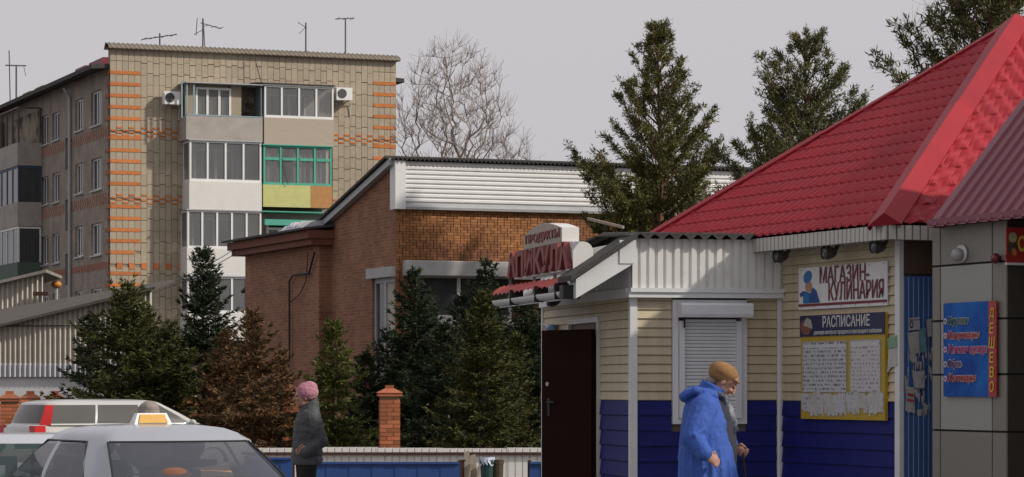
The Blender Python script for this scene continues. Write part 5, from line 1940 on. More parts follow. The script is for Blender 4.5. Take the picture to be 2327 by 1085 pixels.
m_bt = pm('grey_brown_bark', (.23, .185, .165), .9, .2, 6)
bare(1020, 112, 100, 460, 893, 1160, 5, 'large leafless tree behind the white parapet beside the apartment block', 520, m_bt)
bare(1155, 112, 285, 470, 1100, 1208, 8, 'small leafless tree behind the white parapet', 110, m_bt, .009)
bare(2100, 70, 0, 300, 2050, 2190, 12, 'thin leafless tree behind the tall loose pine', 60, m_bt, .005)
# ------------------------------------------------------------------ vehicles
def paint(name, col):
    m = pm(name, col, .28, .03, 2)
    b = m.node_tree.nodes['Principled BSDF']
    b.inputs['Coat Weight'].default_value = .6; b.inputs['Coat Roughness'].default_value = .08
    return m


car_glass = glass('car_glass', (.075, .08, .105), .66, .03)  # bluish base colour stands in for the sky reflected in the glass
car_tint = glass('tinted_car_glass', (.11, .105, .1), .85, .06)
m_seat = pm('seat_fabric', (.07, .065, .07), .9, .2, 10)
m_chrome = pm('chrome', (.6, .6, .6), .15, .03, 3, metal=1)
m_tyre = black


def lerp2(a, b, t): return (a[0] + (b[0] - a[0]) * t, a[1] + (b[1] - a[1]) * t)


def car(name, M, label, cat, paint_m, segs, base, topp, belt, roof_z, crown, stations, hw, Ln, g_m, wheel_x, group=None, frame_m=None, tilt_top=0., lens=None):
    """segs: (name, n, glass?) round half the greenhouse from rear centre to front centre; base/topp: control points (x, y)"""
    e = empty(name, M, label, cat, group)

    def half(ctrl):
        pts = []
        for i, (nm, n, g) in enumerate(segs):
            a, b = ctrl[i], ctrl[i + 1]
            for k in range(n):
                t = k / n; x, y = lerp2(a, b, t)
                if i == 0: x = a[0] + (b[0] - a[0]) * t * t
                if i == len(segs) - 1: x = b[0] - (b[0] - a[0]) * (1 - t) ** 2
                pts.append((x, y, i))
        pts.append((ctrl[-1][0], ctrl[-1][1], len(segs) - 1))
        return pts
    hb, ht = half(base), half(topp)
    rows = [0, .07, .28, .5, .72, .93, 1.]
    xc = sum(p[0] for p in topp) / len(topp)
    nH = len(hb)
    ring = []
    for t in rows:
        r = []
        bul = math.sin(math.pi * t)
        for (x0, y0, i), (x1, y1, _) in zip(hb, ht):
            x, y = x0 + (x1 - x0) * t, y0 + (y1 - y0) * t
            ss = 1 if x > xc else -1
            y += .022 * bul * (y / max(hw, .1)); x += ss * .02 * bul * (1 if i in (0, len(segs) - 1) else 0)
            z = belt + (roof_z - belt) * t
            zz = z + tilt_top * (x - xc) * t
            r.append((x, y, zz))
        full = r + [(x, -y, z) for x, y, z in r[-2:0:-1]]
        ring.append(full)
    NT = len(ring[0])
    seg_of = [hb[i][2] for i in range(nH - 1)]
    seg_of = seg_of + seg_of[::-1]
    body = MB(); gl = {}
    for ring_ in ring: body.v += ring_
    for r in range(len(rows) - 1):
        for j in range(NT):
            s = seg_of[j]; g = segs[s][2] and 0 < r < len(rows) - 2
            k = (j + 1) % NT
            f = [r * NT + j, r * NT + k, (r + 1) * NT + k, (r + 1) * NT + j]
            if lens and s == lens[0] and r < 5:
                mb = gl.setdefault((s, 1 if j < nH - 1 else -1), MB())
                mb.add([body.v[i] for i in f], [(0, 1, 2, 3)])
            elif g:
                sd = 0 if s in (0, len(segs) - 1) else (1 if j < nH - 1 else -1)
                mb = gl.setdefault((s, sd), MB())
                mb.add([body.v[i] for i in f], [(0, 1, 2, 3)])
            else:
                body.f.append(f); body.mi.append(0)
    # roof
    last = (len(rows) - 1) * NT
    cxy = (sum(p[0] for p in ring[-1]) / NT, 0)
    prev = last
    for sc, dz in ((.94, .35), (.8, .7), (.55, .92), (.25, 1.)):
        st = len(body.v)
        for x, y, z in ring[-1]:
            body.v.append((cxy[0] + (x - cxy[0]) * sc, y * sc, z + crown * dz))
        for j in range(NT):
            k = (j + 1) % NT
            body.f.append([prev + j, prev + k, st + k, st + j]); body.mi.append(0)
        prev = st
    body.f.append([prev + j for j in range(NT)]); body.mi.append(0)
    body.obj('roof_and_pillars', paint_m, e, smooth=True)
    names = {}
    for (s, sd), mb in gl.items():
        mb2 = MB()
        w = mb.obj('tail_light' if lens and s == lens[0] else segs[s][0], lens[1] if lens and s == lens[0] else g_m, e, smooth=True)
        bpy_merge(w.data)
    # lower body
    lb = MB(); nsec = 0; secs = []
    x_a, x_b = base[0][0] + .05, base[-1][0] - .05
    for x, w, zt, zb in stations:
        sec = [(0, zb), (w * .7, zb), (w * .93, zb + .06), (w * .985, zb + .2), (w, (zb + zt) * .52), (w * .985, zt - .14), (w * .95, zt - .04), (w * .88, zt), (w * .5, zt + .018), (0, zt + .025)]
        secs.append([(x, y, z) for y, z in sec] + [(x, -y, z) for y, z in sec[-2:0:-1]])
    n = len(secs[0])
    for s in secs: lb.v += s
    for i in range(len(secs) - 1):
        for j in range(n):
            k = (j + 1) % n
            inside = j in (7, 8, 9, 10) and x_a <= secs[i][0][0] and secs[i + 1][0][0] <= x_b
            lb.f.append([i * n + j, (i + 1) * n + j, (i + 1) * n + k, i * n + k]); lb.mi.append(1 if inside else 0)
    lb.f.append(list(range(n))); lb.mi.append(0)
    lb.f.append([(len(secs) - 1) * n + j for j in range(n - 1, -1, -1)]); lb.mi.append(0)
    lb.obj('body', [paint_m, dark], e, smooth=True)
    for wx in wheel_x:
        for sgn in (-1, 1):
            we = MB(); prof = [(.0, .3), (.03, .315), (.16, .315), (.19, .3)]
            nn = 24; st0 = None
            for d_, r in [(.0, .2), (.0, .295), (.03, .315), (.17, .315), (.2, .29)]:
                y = sgn * (hw - .2 + d_)
                rg = [(wx + r * math.cos(a), y, .315 + r * math.sin(a)) for a in [2 * math.pi * q / nn for q in range(nn)]]
                b0 = len(we.v); we.v += rg
                if st0 is not None:
                    for q in range(nn): we.f.append([st0 + q, st0 + (q + 1) % nn, b0 + (q + 1) % nn, b0 + q]); we.mi.append(0)
                st0 = b0
            wo_ = we.obj('wheel', m_tyre, e, smooth=True)
            rim = MB(); y = sgn * (hw - .005)
            rim.add([(wx + .2 * math.cos(2 * math.pi * q / nn), y, .315 + .2 * math.sin(2 * math.pi * q / nn)) for q in range(nn)] + [(wx, y - sgn * .02, .315)], [(q, (q + 1) % nn, nn) for q in range(nn)])
            rim.obj('rim', grey_metal, wo_)
    # door lines and handles
    for sgn in (-1, 1):
        for hx in (Ln * .36, Ln * .56):
            MB().box(hx, hx + .18, sgn * (hw - .02) - .015, sgn * (hw - .02) + .035 * sgn + (.0), belt - .17, belt - .13).obj('door_handle', paint_m, e)
    return e


def bpy_merge(me):
    bm = bmesh.new(); bm.from_mesh(me); bmesh.ops.remove_doubles(bm, verts=bm.verts, dist=1e-4); bm.to_mesh(me); bm.free()
    me.polygons.foreach_set('use_smooth', [True] * len(me.polygons)); me.update()


def seat(par, x, y, z0, w=.5, h=.6, head=True, m=None, rear=False):
    mb = MB()
    mb.hexa([(x, y - w / 2, z0), (x + .14, y - w / 2, z0), (x + .14, y + w / 2, z0), (x, y + w / 2, z0),
             (x - .14, y - w * .42, z0 + h), (x - .04, y - w * .42, z0 + h), (x - .04, y + w * .42, z0 + h), (x - .14, y + w * .42, z0 + h)])
    mb.box(x, x + .55, y - w / 2, y + w / 2, z0 - .12, z0 + .02)
    s = mb.obj('seat', m or m_seat, par)
    if head:
        MB().ell((x - .1, y, z0 + h + .1), (.05, .13, .09)).obj('headrest', m or m_seat, s, smooth=True)


SED = [('rear_window', 8, True), ('c_pillar', 4, False), ('rear_side_window', 7, True), ('b_pillar', 1, False), ('front_side_window', 7, True), ('a_pillar', 3, False), ('windscreen', 8, True)]
sb = [(.78, 0), (.98, .66), (1.32, .79), (2.2, .815), (2.28, .815), (3.2, .77), (3.36, .70), (3.62, 0)]
st_ = [(1.46, 0), (1.55, .53), (1.78, .60), (2.25, .63), (2.33, .63), (2.62, .6), (2.74, .54), (2.86, 0)]
stn = [(0.02, .62, .9, .42), (.08, .78, 1.0, .3), (.3, .83, 1.03, .22), (.75, .845, 1.035, .2), (.95, .85, .985, .2), (1.5, .855, .98, .2), (2.4, .855, .97, .2), (3.2, .85, .96, .2), (3.6, .84, .93, .2), (4.2, .81, .84, .2), (4.5, .74, .72, .26), (4.62, .6, .6, .34)]
silver = paint('silver_blue_paint', (.32, .335, .385))
hd = math.atan2(.89, -.455)
p = at(474, 20.4)
R2 = Matrix.Rotation(hd, 2)
off = R2 @ Vector((.9, 0))
Mt = T(p.x - off.x, p.y - off.y, 0, hd)
taxi = car('taxi_car', Mt, 'silver saloon taxi parked facing the spruces', 'car', silver, SED, sb, st_, .985, 1.325, .10, stn, .855, 4.6, car_glass, (.85, 3.65), tilt_top=0.0)
seat(taxi, 2.35, .36, .55); seat(taxi, 2.35, -.36, .55)
seat(taxi, 1.35, 0, .5, 1.25, .5, head=False)
MB().tube([(2.95 + .0, .36 + .17 * math.cos(a), .92 + .17 * math.sin(a)) for a in [k * math.pi / 8 for k in range(17)]], .014, 6).obj('steering_wheel', black, taxi)
MB().box(2.95, 3.4, -.7, .7, .8, .93).obj('dashboard', dark, taxi)
MB().box(.85, 1.3, -.6, .6, .995, 1.005).obj('parcel_shelf', m_seat, taxi)
# black weather strip along the side windows, roof gutters, rear wiper and aerial
for sg in (-1, 1):
    lo_ = [(lerp2(sb[i], st_[i], .07), .985 + .34 * .07) for i in (2, 3, 5)]
    hi_ = [(lerp2(sb[i], st_[i], .93), .985 + .34 * .93) for i in (5, 3, 2)]
    loop = [(x, sg * (y + .006), z) for (x, y), z in lo_ + hi_]; loop.append(loop[0])
    MB().tube(loop, .009, 5).obj('weather_strip', black, taxi)
MB().box(-.02, .02, -.25, .25, .62, .74).obj('number_plate', white_clean, taxi)
for x_ in (.82,):
    MB().tube([(x_ - .06, -.62, 1.046), (x_ - .1, 0, 1.062), (x_ - .06, .62, 1.046)], .004, 4).obj('boot_seam', black, taxi)
MB().box(2.62, 2.65, -.13, .13, 1.27, 1.33).obj('mirror', black, taxi)
MB().hexa([(2.4, -.5, 1.26), (2.6, -.5, 1.33), (2.6, -.1, 1.33), (2.4, -.1, 1.26), (2.4, -.5, 1.275), (2.6, -.5, 1.345), (2.6, -.1, 1.345), (2.4, -.1, 1.275)]).obj('sun_visor', pm('pale_visor', (.55, .56, .52), .7, .1, 5), taxi)
for sg in (-1, 1):
    MB().box(.0, .09, sg * .55 - .16, sg * .55 + .16, .72, .88).obj('tail_light', pm('tail_red', (.35, .02, .02), .25, .1, 5), taxi)
    MB().box(3.1, 3.22, sg * .92 - .1, sg * .92 + .1, .98, 1.1).obj('door_mirror', silver, taxi)
# dark window trim round the rear glass
tr_ = MB()
pts = []
for k in range(9):
    t = k / 8; pts.append((.80 + .02 + .2 * t * t, .66 * t, 1.012))
pts2 = [(pts[-1][0] + (1.51 - pts[-1][0]) * t + .0, .665 + (.54 - .665) * t + .006, 1.012 + (1.301 - 1.012) * t + .012 * math.sin(math.pi * t)) for t in (.1, .3, .5, .7, .9, 1)]
for sg in (1, -1):
    tr_.tube([(x - .004, sg * y, z) for x, y, z in pts + pts2], .008, 5)
tr_.tube([(1.405 + .1 * (abs(y) / .535) ** 2, y, 1.301) for y in np.linspace(-.535, .535, 13)], .008, 5)
tr_.obj('window_trim', black, taxi)
# things on the parcel shelf
e = empty('cardboard_box', Mt @ Matrix.Translation((1.05, -.08, 1.006)), 'torn cardboard box on the parcel shelf inside the taxi', 'box')
MB().hexa([(-.1, -.16, 0), (.14, -.2, 0), (.16, .1, 0), (-.1, .12, 0), (-.06, -.13, .09), (.12, -.16, .13), (.13, .1, .11), (-.05, .1, .1)]).obj('carton', pm('cardboard', (.3, .2, .12), .9, .15, 6), e)
e = empty('plush_cushion', Mt @ Matrix.Translation((1.06, .2, 1.006)), 'orange cushion on the parcel shelf inside the taxi', 'cushion')
MB().ell((0, 0, .06), (.1, .14, .06)).obj('cover', pm('orange_cloth', (.2, .085, .05), .9, .25, 8), e, smooth=True)
# roof sign
e = empty('taxi_sign', Mt @ Matrix.Translation((2.05, .02, 1.42)), 'white taxi roof sign with a yellow panel on the silver car', 'taxi sign')
MB().hexa([(-.06, -.15, 0), (.06, -.15, 0), (.06, .15, 0), (-.06, .15, 0), (-.03, -.115, .085), (.03, -.115, .085), (.03, .115, .085), (-.03, .115, .085)]).obj('housing', white_clean, e)
MB().hexa([(-.066, -.115, .012), (-.05, -.115, .012), (-.05, .115, .012), (-.066, .115, .012), (-.044, -.095, .075), (-.03, -.095, .075), (-.03, .095, .075), (-.044, .095, .075)]).obj('yellow_panel', pm('sign_yellow', (.62, .33, .04), .5, .12, 12), e)

# saloon on the left, facing the camera
teal = glass('teal_car_glass', (.03, .07, .07), .5, .03)
pale = paint('pale_grey_paint', (.46, .48, .53))
hd2 = math.atan2(-.98, .12)
p = at(66, 21.6); R2 = Matrix.Rotation(hd2, 2); off = R2 @ Vector((3.4, 0))
sb2 = [(x, y * .97) for x, y in sb]; st2 = [(x, y * .97) for x, y in st_]
M2 = T(p.x - off.x, p.y - off.y, 0, hd2)
lc = car('parked_car', M2, 'pale grey saloon facing the camera beside the silver taxi', 'car', pale, SED, sb2, st2, .985, 1.285, .05, stn, .845, 4.6, teal, (.85, 3.65))
seat(lc, 2.35, .36, .55); seat(lc, 2.35, -.36, .55); seat(lc, 1.35, 0, .5, 1.2, .5, head=False)
MB().box(2.95, 3.4, -.7, .7, .8, .95).obj('dashboard', dark, lc)
MB().box(2.76, 2.8, -.14, .14, 1.22, 1.29).obj('mirror', black, lc)
MB().box(2.78, 2.79, -.012, .012, 1.08, 1.22).obj('air_freshener', pm('yellow_card', (.6, .5, .05), .6, .1, 5), lc)
MB().tube([(2.95, -.36 + .17 * math.cos(a), .95 + .17 * math.sin(a)) for a in [k * math.pi / 8 for k in range(17)]], .014, 6).obj('steering_wheel', black, lc)
for y0 in (-.5, .1):
    MB().tube([(3.6, y0, .99), (3.52, y0 + .45, 1.02)], .012, 5).obj('wiper', black, lc)
for sg in (-1, 1):
    MB().box(4.45, 4.6, sg * .55 - .17, sg * .55 + .17, .56, .7).obj('headlight', white_clean, lc)
    MB().box(3.1, 3.22, sg * .92 - .1, sg * .92 + .1, .98, 1.1).obj('door_mirror', pale, lc)

# white estate car behind
VAN = [('rear_window', 8, True), ('d_pillar', 3, False), ('quarter_window', 6, True), ('c_pillar', 1, False), ('rear_door_window', 7, True), ('b_pillar', 1, False), ('front_door_window', 7, True), ('a_pillar', 3, False), ('windscreen', 8, True)]
vb = [(.10, 0), (.16, .66), (.32, .80), (1.14, .83), (1.18, .83), (2.12, .83), (2.16, .83), (3.05, .80), (3.2, .73), (3.5, 0)]
vt = [(.26, 0), (.32, .56), (.44, .64), (1.22, .67), (1.26, .67), (2.02, .67), (2.06, .67), (2.4, .64), (2.5, .58), (2.68, 0)]
stv = [(0.0, .66, .96, .4), (.06, .8, 1.02, .28), (.3, .84, 1.03, .2), (1., .85, 1.03, .2), (2., .85, 1.01, .2), (3.0, .85, .99, .2), (3.5, .84, .95, .2), (4.0, .8, .86, .22), (4.3, .72, .74, .28), (4.4, .58, .6, .36)]
vwhite = paint('white_car_paint', (.47, .465, .45))
hd3 = math.atan2(.53, .85)
p = at(90, 50); R2 = Matrix.Rotation(hd3, 2); off = R2 @ Vector((.1, -.82))
M3 = T(p.x - off.x, p.y - off.y, 0, hd3)
van = car('estate_car', M3, 'white estate car with tall red tail lights parked by the spruces', 'car', vwhite, VAN, vb, vt, 1.03, 1.41, .075, stv, .855, 4.4, car_tint, (.75, 3.45), lens=(1, pm('red_lens', (.55, .02, .02), .2, .1, 5)))
m_tl = MATS['red_lens']
for sg in (-1, 1):
    MB().box(.0, .2, sg * .72 - .13, sg * .72 + .13, .86, 1.02).obj('tail_light', m_tl, van)
    MB().ell((3.0, sg * .92, 1.06), (.06, .1, .06)).obj('door_mirror', vwhite, van, smooth=True)
seat(van, 2.0, .36, .6); seat(van, 2.0, -.36, .6); seat(van, 1.1, 0, .6, 1.3, .5)
MB().box(-.02, .0, -.26, .26, .7, .82).obj('number_plate', white_clean, van)
# ------------------------------------------------------------------ people
def remesh(name, mb, voxel, m, parent, it=4, disp=0., dscale=.12, fac=.5):
    me = mb.mesh(name)
    o = bpy.data.objects.new(name, me); COL.objects.link(o)
    r = o.modifiers.new('r', 'REMESH'); r.mode = 'VOXEL'; r.voxel_size = voxel
    s = o.modifiers.new('s', 'SMOOTH'); s.factor = fac; s.iterations = it
    if disp:
        tx = bpy.data.textures.new('folds', 'CLOUDS'); tx.noise_scale = dscale; tx.noise_depth = 2
        d = o.modifiers.new('d', 'DISPLACE'); d.texture = tx; d.strength = disp; d.mid_level = .5; d.texture_coords = 'LOCAL'
    dg = bpy.context.evaluated_depsgraph_get()
    me2 = bpy.data.meshes.new_from_object(o.evaluated_get(dg))
    bpy.data.objects.remove(o)
    me2.name = name; me2.materials.clear()
    me2.polygons.foreach_set('use_smooth', [True] * len(me2.polygons))
    return place(name, me2, m, parent)


def loft(mb, secs, n=20):
    """secs: (centre, semi-axis a, semi-axis b)"""
    base = len(mb.v); k = len(secs)
    for c, a, b in secs:
        c, a, b = Vector(c), Vector(a), Vector(b)
        for j in range(n):
            t = 2 * math.pi * j / n
            mb.v.append(tuple(c + a * math.cos(t) + b * math.sin(t)))
    for i in range(k - 1):
        for j in range(n):
            p = base + i * n + j; q = base + i * n + (j + 1) % n
            mb.f.append([p, q, q + n, p + n]); mb.mi.append(0)
    mb.f.append([base + j for j in range(n - 1, -1, -1)]); mb.mi.append(0)
    mb.f.append([base + (k - 1) * n + j for j in range(n)]); mb.mi.append(0)
    return mb


def limb(mb, pts, rad, n=14):
    mb.tube(pts, rad, n)
    for p, r in zip(pts, rad): mb.ell(p, (r, r, r), n, 8)
    return mb


def vtorso(mb, rows):
    """rows: z, x centre, rx, ry"""
    return loft(mb, [((x, 0, z), (rx, 0, 0), (0, ry, 0)) for z, x, rx, ry in rows], 28)


def hand(mb, w, d, side, curl=1.):
    """closed-ish hand: wrist w, direction d, side = thumb direction"""
    w, d, side = Vector(w), Vector(d).normalized(), Vector(side).normalized()
    nrm = d.cross(side).normalized()
    loft(mb, [(w, side * .024, nrm * .017), (w + d * .04, side * .036, nrm * .017), (w + d * .085, side * .038, nrm * .014)], 14)
    for k, (ln, o) in enumerate(((.062, .028), (.072, .010), (.066, -.009), (.052, -.027))):
        a = w + d * .08 + side * o
        b = a + (d * .8 - nrm * .5 * curl).normalized() * ln * .5
        c = b + (d * .2 - nrm * 1.0 * curl).normalized() * ln * .35
        e_ = c + (-d * .5 * curl - nrm * .7).normalized() * ln * .3
        limb(mb, [a, b, c, e_], [.0095, .009, .0085, .0075], 8)
    a = w + d * .025 + side * .026
    limb(mb, [a, a + (d * .6 + side * .8).normalized() * .035, a + (d * 1.0 + side * .25 - nrm * .4).normalized() * .065], [.012, .0105, .009], 8)


def head(mb, c, tilt, s=1.):
    """head facing +x, centre c, tilted forward by tilt"""
    R = Matrix.Rotation(tilt, 3, 'Y'); c = Vector(c)
    P = lambda x, y, z: c + R @ (Vector((x, y, z)) * s)
    mb.ell(P(-.012, 0, .03), (.098 * s, .076 * s, .092 * s), 20, 14, R)
    mb.ell(P(.022, 0, -.035), (.068 * s, .060 * s, .078 * s), 18, 12, R)
    mb.ell(P(.062, 0, -.09), (.026 * s, .026 * s, .022 * s), 12, 8, R)          # chin
    mb.ell(P(.098, 0, -.012), (.016 * s, .012 * s, .026 * s), 10, 8, R)         # nose bridge
    mb.ell(P(.108, 0, -.026), (.015 * s, .015 * s, .012 * s), 10, 8, R)         # nose tip
    mb.ell(P(.083, 0, -.058), (.013 * s, .026 * s, .008 * s), 10, 8, R)         # mouth
    mb.ell(P(.083, 0, -.072), (.011 * s, .022 * s, .007 * s), 10, 8, R)
    for sg in (-1, 1):
        mb.ell(P(.072, sg * .035, -.02), (.024 * s, .022 * s, .022 * s), 10, 8, R)   # cheek
        mb.ell(P(.078, sg * .032, .022), (.016 * s, .024 * s, .009 * s), 10, 8, R)   # brow
        mb.ell(P(-.008, sg * .078, -.008), (.017 * s, .009 * s, .03 * s), 10, 8, R)  # ear
    return P


m_skin = pm('skin', (.42, .22, .16), .55, .1, 12)
m_eye = pm('eye', (.05, .035, .03), .2, .1, 5)
m_lip = pm('lips', (.3, .1, .09), .5, .1, 9)


def eyes(e, P, s=1.):
    for sg in (-1, 1):
        MB().ell(P(.088, sg * .031, .005), (.006, .012, .005), 8, 6).obj('eye', m_eye, e, smooth=True)


# ---- person in the blue coat
p = at(1610, 21.7)
blue = empty('person', T(p.x, p.y, .2, math.radians(-4)), 'person in a bright blue hooded coat and tan cap walking with head bowed', 'person')
bd = MB()
Ph = head(bd, (.122, 0, 1.54), .72)
limb(bd, [(.0, 0, 1.36), (.045, 0, 1.44), (.085, 0, 1.50)], [.07, .058, .055])
vtorso(bd, [(.85, .0, .13, .17), (1.0, .0, .13, .17), (1.2, -.01, .12, .16), (1.35, -.01, .1, .15), (1.42, .0, .06, .1)])
for sg in (-1, 1):
    ft = .16 if sg < 0 else -.14
    limb(bd, [(0, sg * .09, .88), (ft * .55, sg * .09, .48), (ft * .9 - .05, sg * .09, .09)], [.1, .06, .042])
    limb(bd, [(ft - .06, sg * .09, .05), (ft + .1, sg * .1, .035)], [.042, .034])
limb(bd, [(-.03, -.17, 1.34), (-.115, -.29, 1.11), (-.02, -.35, .995)], [.05, .042, .03])
limb(bd, [(-.03, .17, 1.34), (.04, .22, 1.12), (.185, .18, 1.045)], [.05, .042, .03])
hand(bd, (-.015, -.352, .992), (.75, .0, -.5), (.3, .3, .8), 1.)
hand(bd, (.19, .178, 1.042), (.8, -.1, -.5), (.3, -.3, .8), 1.1)
remesh('body', bd, .0055, m_skin, blue, 2)
eyes(blue, Ph)
m_coat = pm('blue_coat_cloth', (.038, .10, .40), .85, .12, 5, bump=.35, bscale=30, col2=(.026, .07, .29), fac2=(.48, .7), s2=5)
ct = MB()
vtorso(ct, [(.70, .0, .215, .275), (.74, -.005, .225, .28), (.86, -.01, .222, .272), (1.0, -.015, .212, .262), (1.12, -.02, .198, .252), (1.25, -.025, .178, .238), (1.34, -.035, .155, .215), (1.40, -.03, .125, .17), (1.44, -.01, .10, .125)])
loft(ct, [((-.02, 0, 1.38), (.105, 0, .02), (0, .12, 0)), ((.02, 0, 1.47), (.098, 0, -.03), (0, .11, 0)), ((.05, 0, 1.515), (.098, 0, -.045), (0, .104, 0))], 24)
limb(ct, [(-.03, -.175, 1.345), (-.07, -.24, 1.24), (-.118, -.29, 1.12)], [.105, .1, .09])
limb(ct, [(-.118, -.29, 1.12), (-.035, -.345, 1.012)], [.09, .066])
limb(ct, [(-.03, .175, 1.345), (.0, .22, 1.24), (.045, .23, 1.12)], [.105, .1, .09])
limb(ct, [(.045, .23, 1.12), (.16, .19, 1.055)], [.088, .066])
# hood folded on the back
ct.ell((-.135, 0, 1.455), (.085, .15, .048), 20, 12, Matrix.Rotation(-.35, 3, 'Y'))
ct.ell((-.175, 0, 1.43), (.05, .13, .045), 18, 10)
limb(ct, [(-.1, -.13, 1.47), (-.03, -.13, 1.46), (.05, -.1, 1.44)], [.035, .035, .028]); limb(ct, [(-.1, .13, 1.47), (-.03, .13, 1.46), (.05, .1, 1.44)], [.035, .035, .028])
# vertical folds hanging from the shoulder
rr = random.Random(4)
for k in range(15):
    a = math.radians(-160 + 20 * k) ; rx, ry = .205, .262
    x0, y0 = rx * math.cos(a), ry * math.sin(a)
    limb(ct, [(x0 * .82 - .02, y0 * .82, 1.22), (x0 * .97 - .015, y0 * .97, 1.0), (x0 * 1.05, y0 * 1.03, .74)], [.006, .018, .028], 8)
for z_, r_ in ((1.16, .104), (1.09, .098)):
    limb(ct, [(-.19, -.31, z_), (-.1, -.37, z_ - .02), (-.03, -.33, z_ + .02)], [.012, .02, .012], 8)
remesh('coat', ct, .0075, m_coat, blue, 3, disp=.018, dscale=.09)
m_knit = pm('dark_knit', (.03, .032, .05), .9, .2, 20)
vv = MB()
vtorso(vv, [(.66, .06, .13, .13), (.9, .075, .14, .15), (1.1, .07, .145, .15), (1.25, .065, .13, .14), (1.38, .07, .09, .1), (1.44, .075, .06, .07)])
remesh('waistcoat', vv, .008, m_knit, blue, 3, disp=.015)
sc = MB()
limb(sc, [(.03, -.085, 1.465), (.12, -.07, 1.425), (.15, -.045, 1.33), (.185, -.05, 1.22), (.195, -.055, 1.16)], [.024, .027, .03, .028, .018], 12)
limb(sc, [(.03, .085, 1.465), (.12, .07, 1.42), (.16, .03, 1.33), (.205, .03, 1.18)], [.024, .027, .03, .024], 12)
remesh('scarf', sc, .006, pm('patterned_scarf', (.27, .28, .31), .9, .2, 14, col2=(.03, .04, .07), fac2=(.42, .54), s2=13), blue, 2, disp=.012, dscale=.04)
lg = MB()
for sg in (-1, 1):
    ft = .16 if sg < 0 else -.14
    limb(lg, [(0, sg * .09, .9), (ft * .55, sg * .09, .48), (ft * .9 - .05, sg * .09, .12)], [.125, .085, .07])
remesh('trousers', lg, .012, pm('dark_trousers', (.012, .014, .03), .9, .2, 10), blue, 4)
for sg in (-1, 1):
    ft = .16 if sg < 0 else -.14
    s_ = MB(); limb(s_, [(ft - .07, sg * .09, .062), (ft + .02, sg * .095, .055), (ft + .12, sg * .1, .045)], [.06, .054, .044]); s_.box(ft - .12, ft + .16, sg * .095 - .045, sg * .095 + .045, 0, .03)
    remesh('shoe', s_, .009, black, blue, 2)
ht_ = MB(); R = Matrix.Rotation(.42, 3, 'Y')
ht_.ell((.115, 0, 1.61), (.118, .105, .078), 24, 14, R)
ht_.ell((.10, 0, 1.585), (.108, .098, .06), 24, 14, R)
hat = remesh('cap', ht_, .006, pm('tan_felt', (.25, .135, .055), .95, .2, 14, bump=.3, bscale=60), blue, 4)
pk = MB(); pk.ell((.205, 0, 1.548), (.05, .08, .009), 18, 8, Matrix.Rotation(.55, 3, 'Y'))
pk.obj('peak', MATS['tan_felt'], hat, smooth=True)
MB().ell((.11, 0, 1.688), (.012, .012, .006), 8, 6).obj('button', MATS['tan_felt'], hat, smooth=True)
hr = MB(); hr.ell((.02, 0, 1.545), (.05, .085, .035), 16, 10); remesh('hair', hr, .006, pm('grey_hair', (.2, .18, .17), .9, .2, 30), blue, 2)
stick = MB().tube([(.258, .17, 1.03), (.27, .17, .9), (.36, .17, 0)], .011, 8).tube([(.235, .17, 1.025), (.285, .17, 1.03)], .014, 8)
tag(stick.obj('walking_stick', black, M=blue.matrix_world.copy() @ Matrix.Translation((.0, 0, 0))), 'thin dark walking stick held by the person in blue', 'stick')

# ---- person in the pink hat (faces left)
p = at(697, 31)
pink = empty('person', T(p.x, p.y, .12, math.pi + .25), 'person in a pink knitted hat and grey padded jacket standing by the blue barrier', 'person')
bd = MB()
Ph = head(bd, (.035, 0, 1.475), .06)
limb(bd, [(-.02, 0, 1.3), (-.01, 0, 1.36), (.0, 0, 1.4)], [.065, .055, .052])
vtorso(bd, [(.8, 0, .11, .16), (1.0, 0, .11, .15), (1.2, -.01, .11, .15), (1.3, -.02, .08, .13)])
for sg in (-1, 1):
    limb(bd, [(0, sg * .085, .84), (.01, sg * .085, .46), (-.01, sg * .085, .09)], [.095, .058, .042]); limb(bd, [(-.02, sg * .085, .045), (.13, sg * .095, .035)], [.04, .033])
    limb(bd, [(-.03, sg * .17, 1.26), (-.1, sg * .22, 1.03), (.03, sg * .2, .92)], [.05, .042, .03])
    hand(bd, (.03, sg * .2, .92), (.8, -.3 * sg, -.3), (.2, 0, 1), .6)
remesh('body', bd, .006, m_skin, pink, 2); eyes(pink, Ph)
m_jk = pm('grey_quilted_cloth', (.055, .058, .064), .7, .2, 6, bump=.3, bscale=30, col2=(.085, .085, .09), fac2=(.5, .7), s2=7)
jk = MB()
rows = []
prof = [(.74, .0, .155, .2), (.80, -.005, .158, .2), (.95, -.01, .155, .195), (1.1, -.015, .15, .195), (1.2, -.02, .145, .195), (1.28, -.025, .12, .175), (1.34, -.02, .09, .12)]
zz = .74
while zz < 1.34:
    for a, b in zip(prof, prof[1:]):
        if a[0] <= zz <= b[0]:
            t = (zz - a[0]) / (b[0] - a[0]); q = [a[i] + (b[i] - a[i]) * t for i in range(4)]
    g = .010 * abs(math.sin(math.pi * (zz - .74) / .085)) ** .5
    rows.append((zz, q[1], q[2] + g, q[3] + g)); zz += .012
vtorso(jk, rows)
for sg in (-1, 1):
    pts = [(-.03, sg * .165, 1.25), (-.075, sg * .205, 1.12), (-.115, sg * .22, 1.0), (-.03, sg * .215, .92), (.05, sg * .19, .87)]
    limb(jk, pts, [.088, .084, .08, .072, .06])
loft(jk, [((-.03, 0, 1.27), (.12, 0, .02), (0, .13, 0)), ((-.03, 0, 1.34), (.105, 0, -.01), (0, .115, 0)), ((-.035, 0, 1.42), (.088, 0, -.045), (0, .098, 0)), ((-.04, 0, 1.435), (.08, 0, -.045), (0, .09, 0))], 22)
remesh('jacket', jk, .0075, m_jk, pink, 2, disp=.018, dscale=.05)
lg = MB()
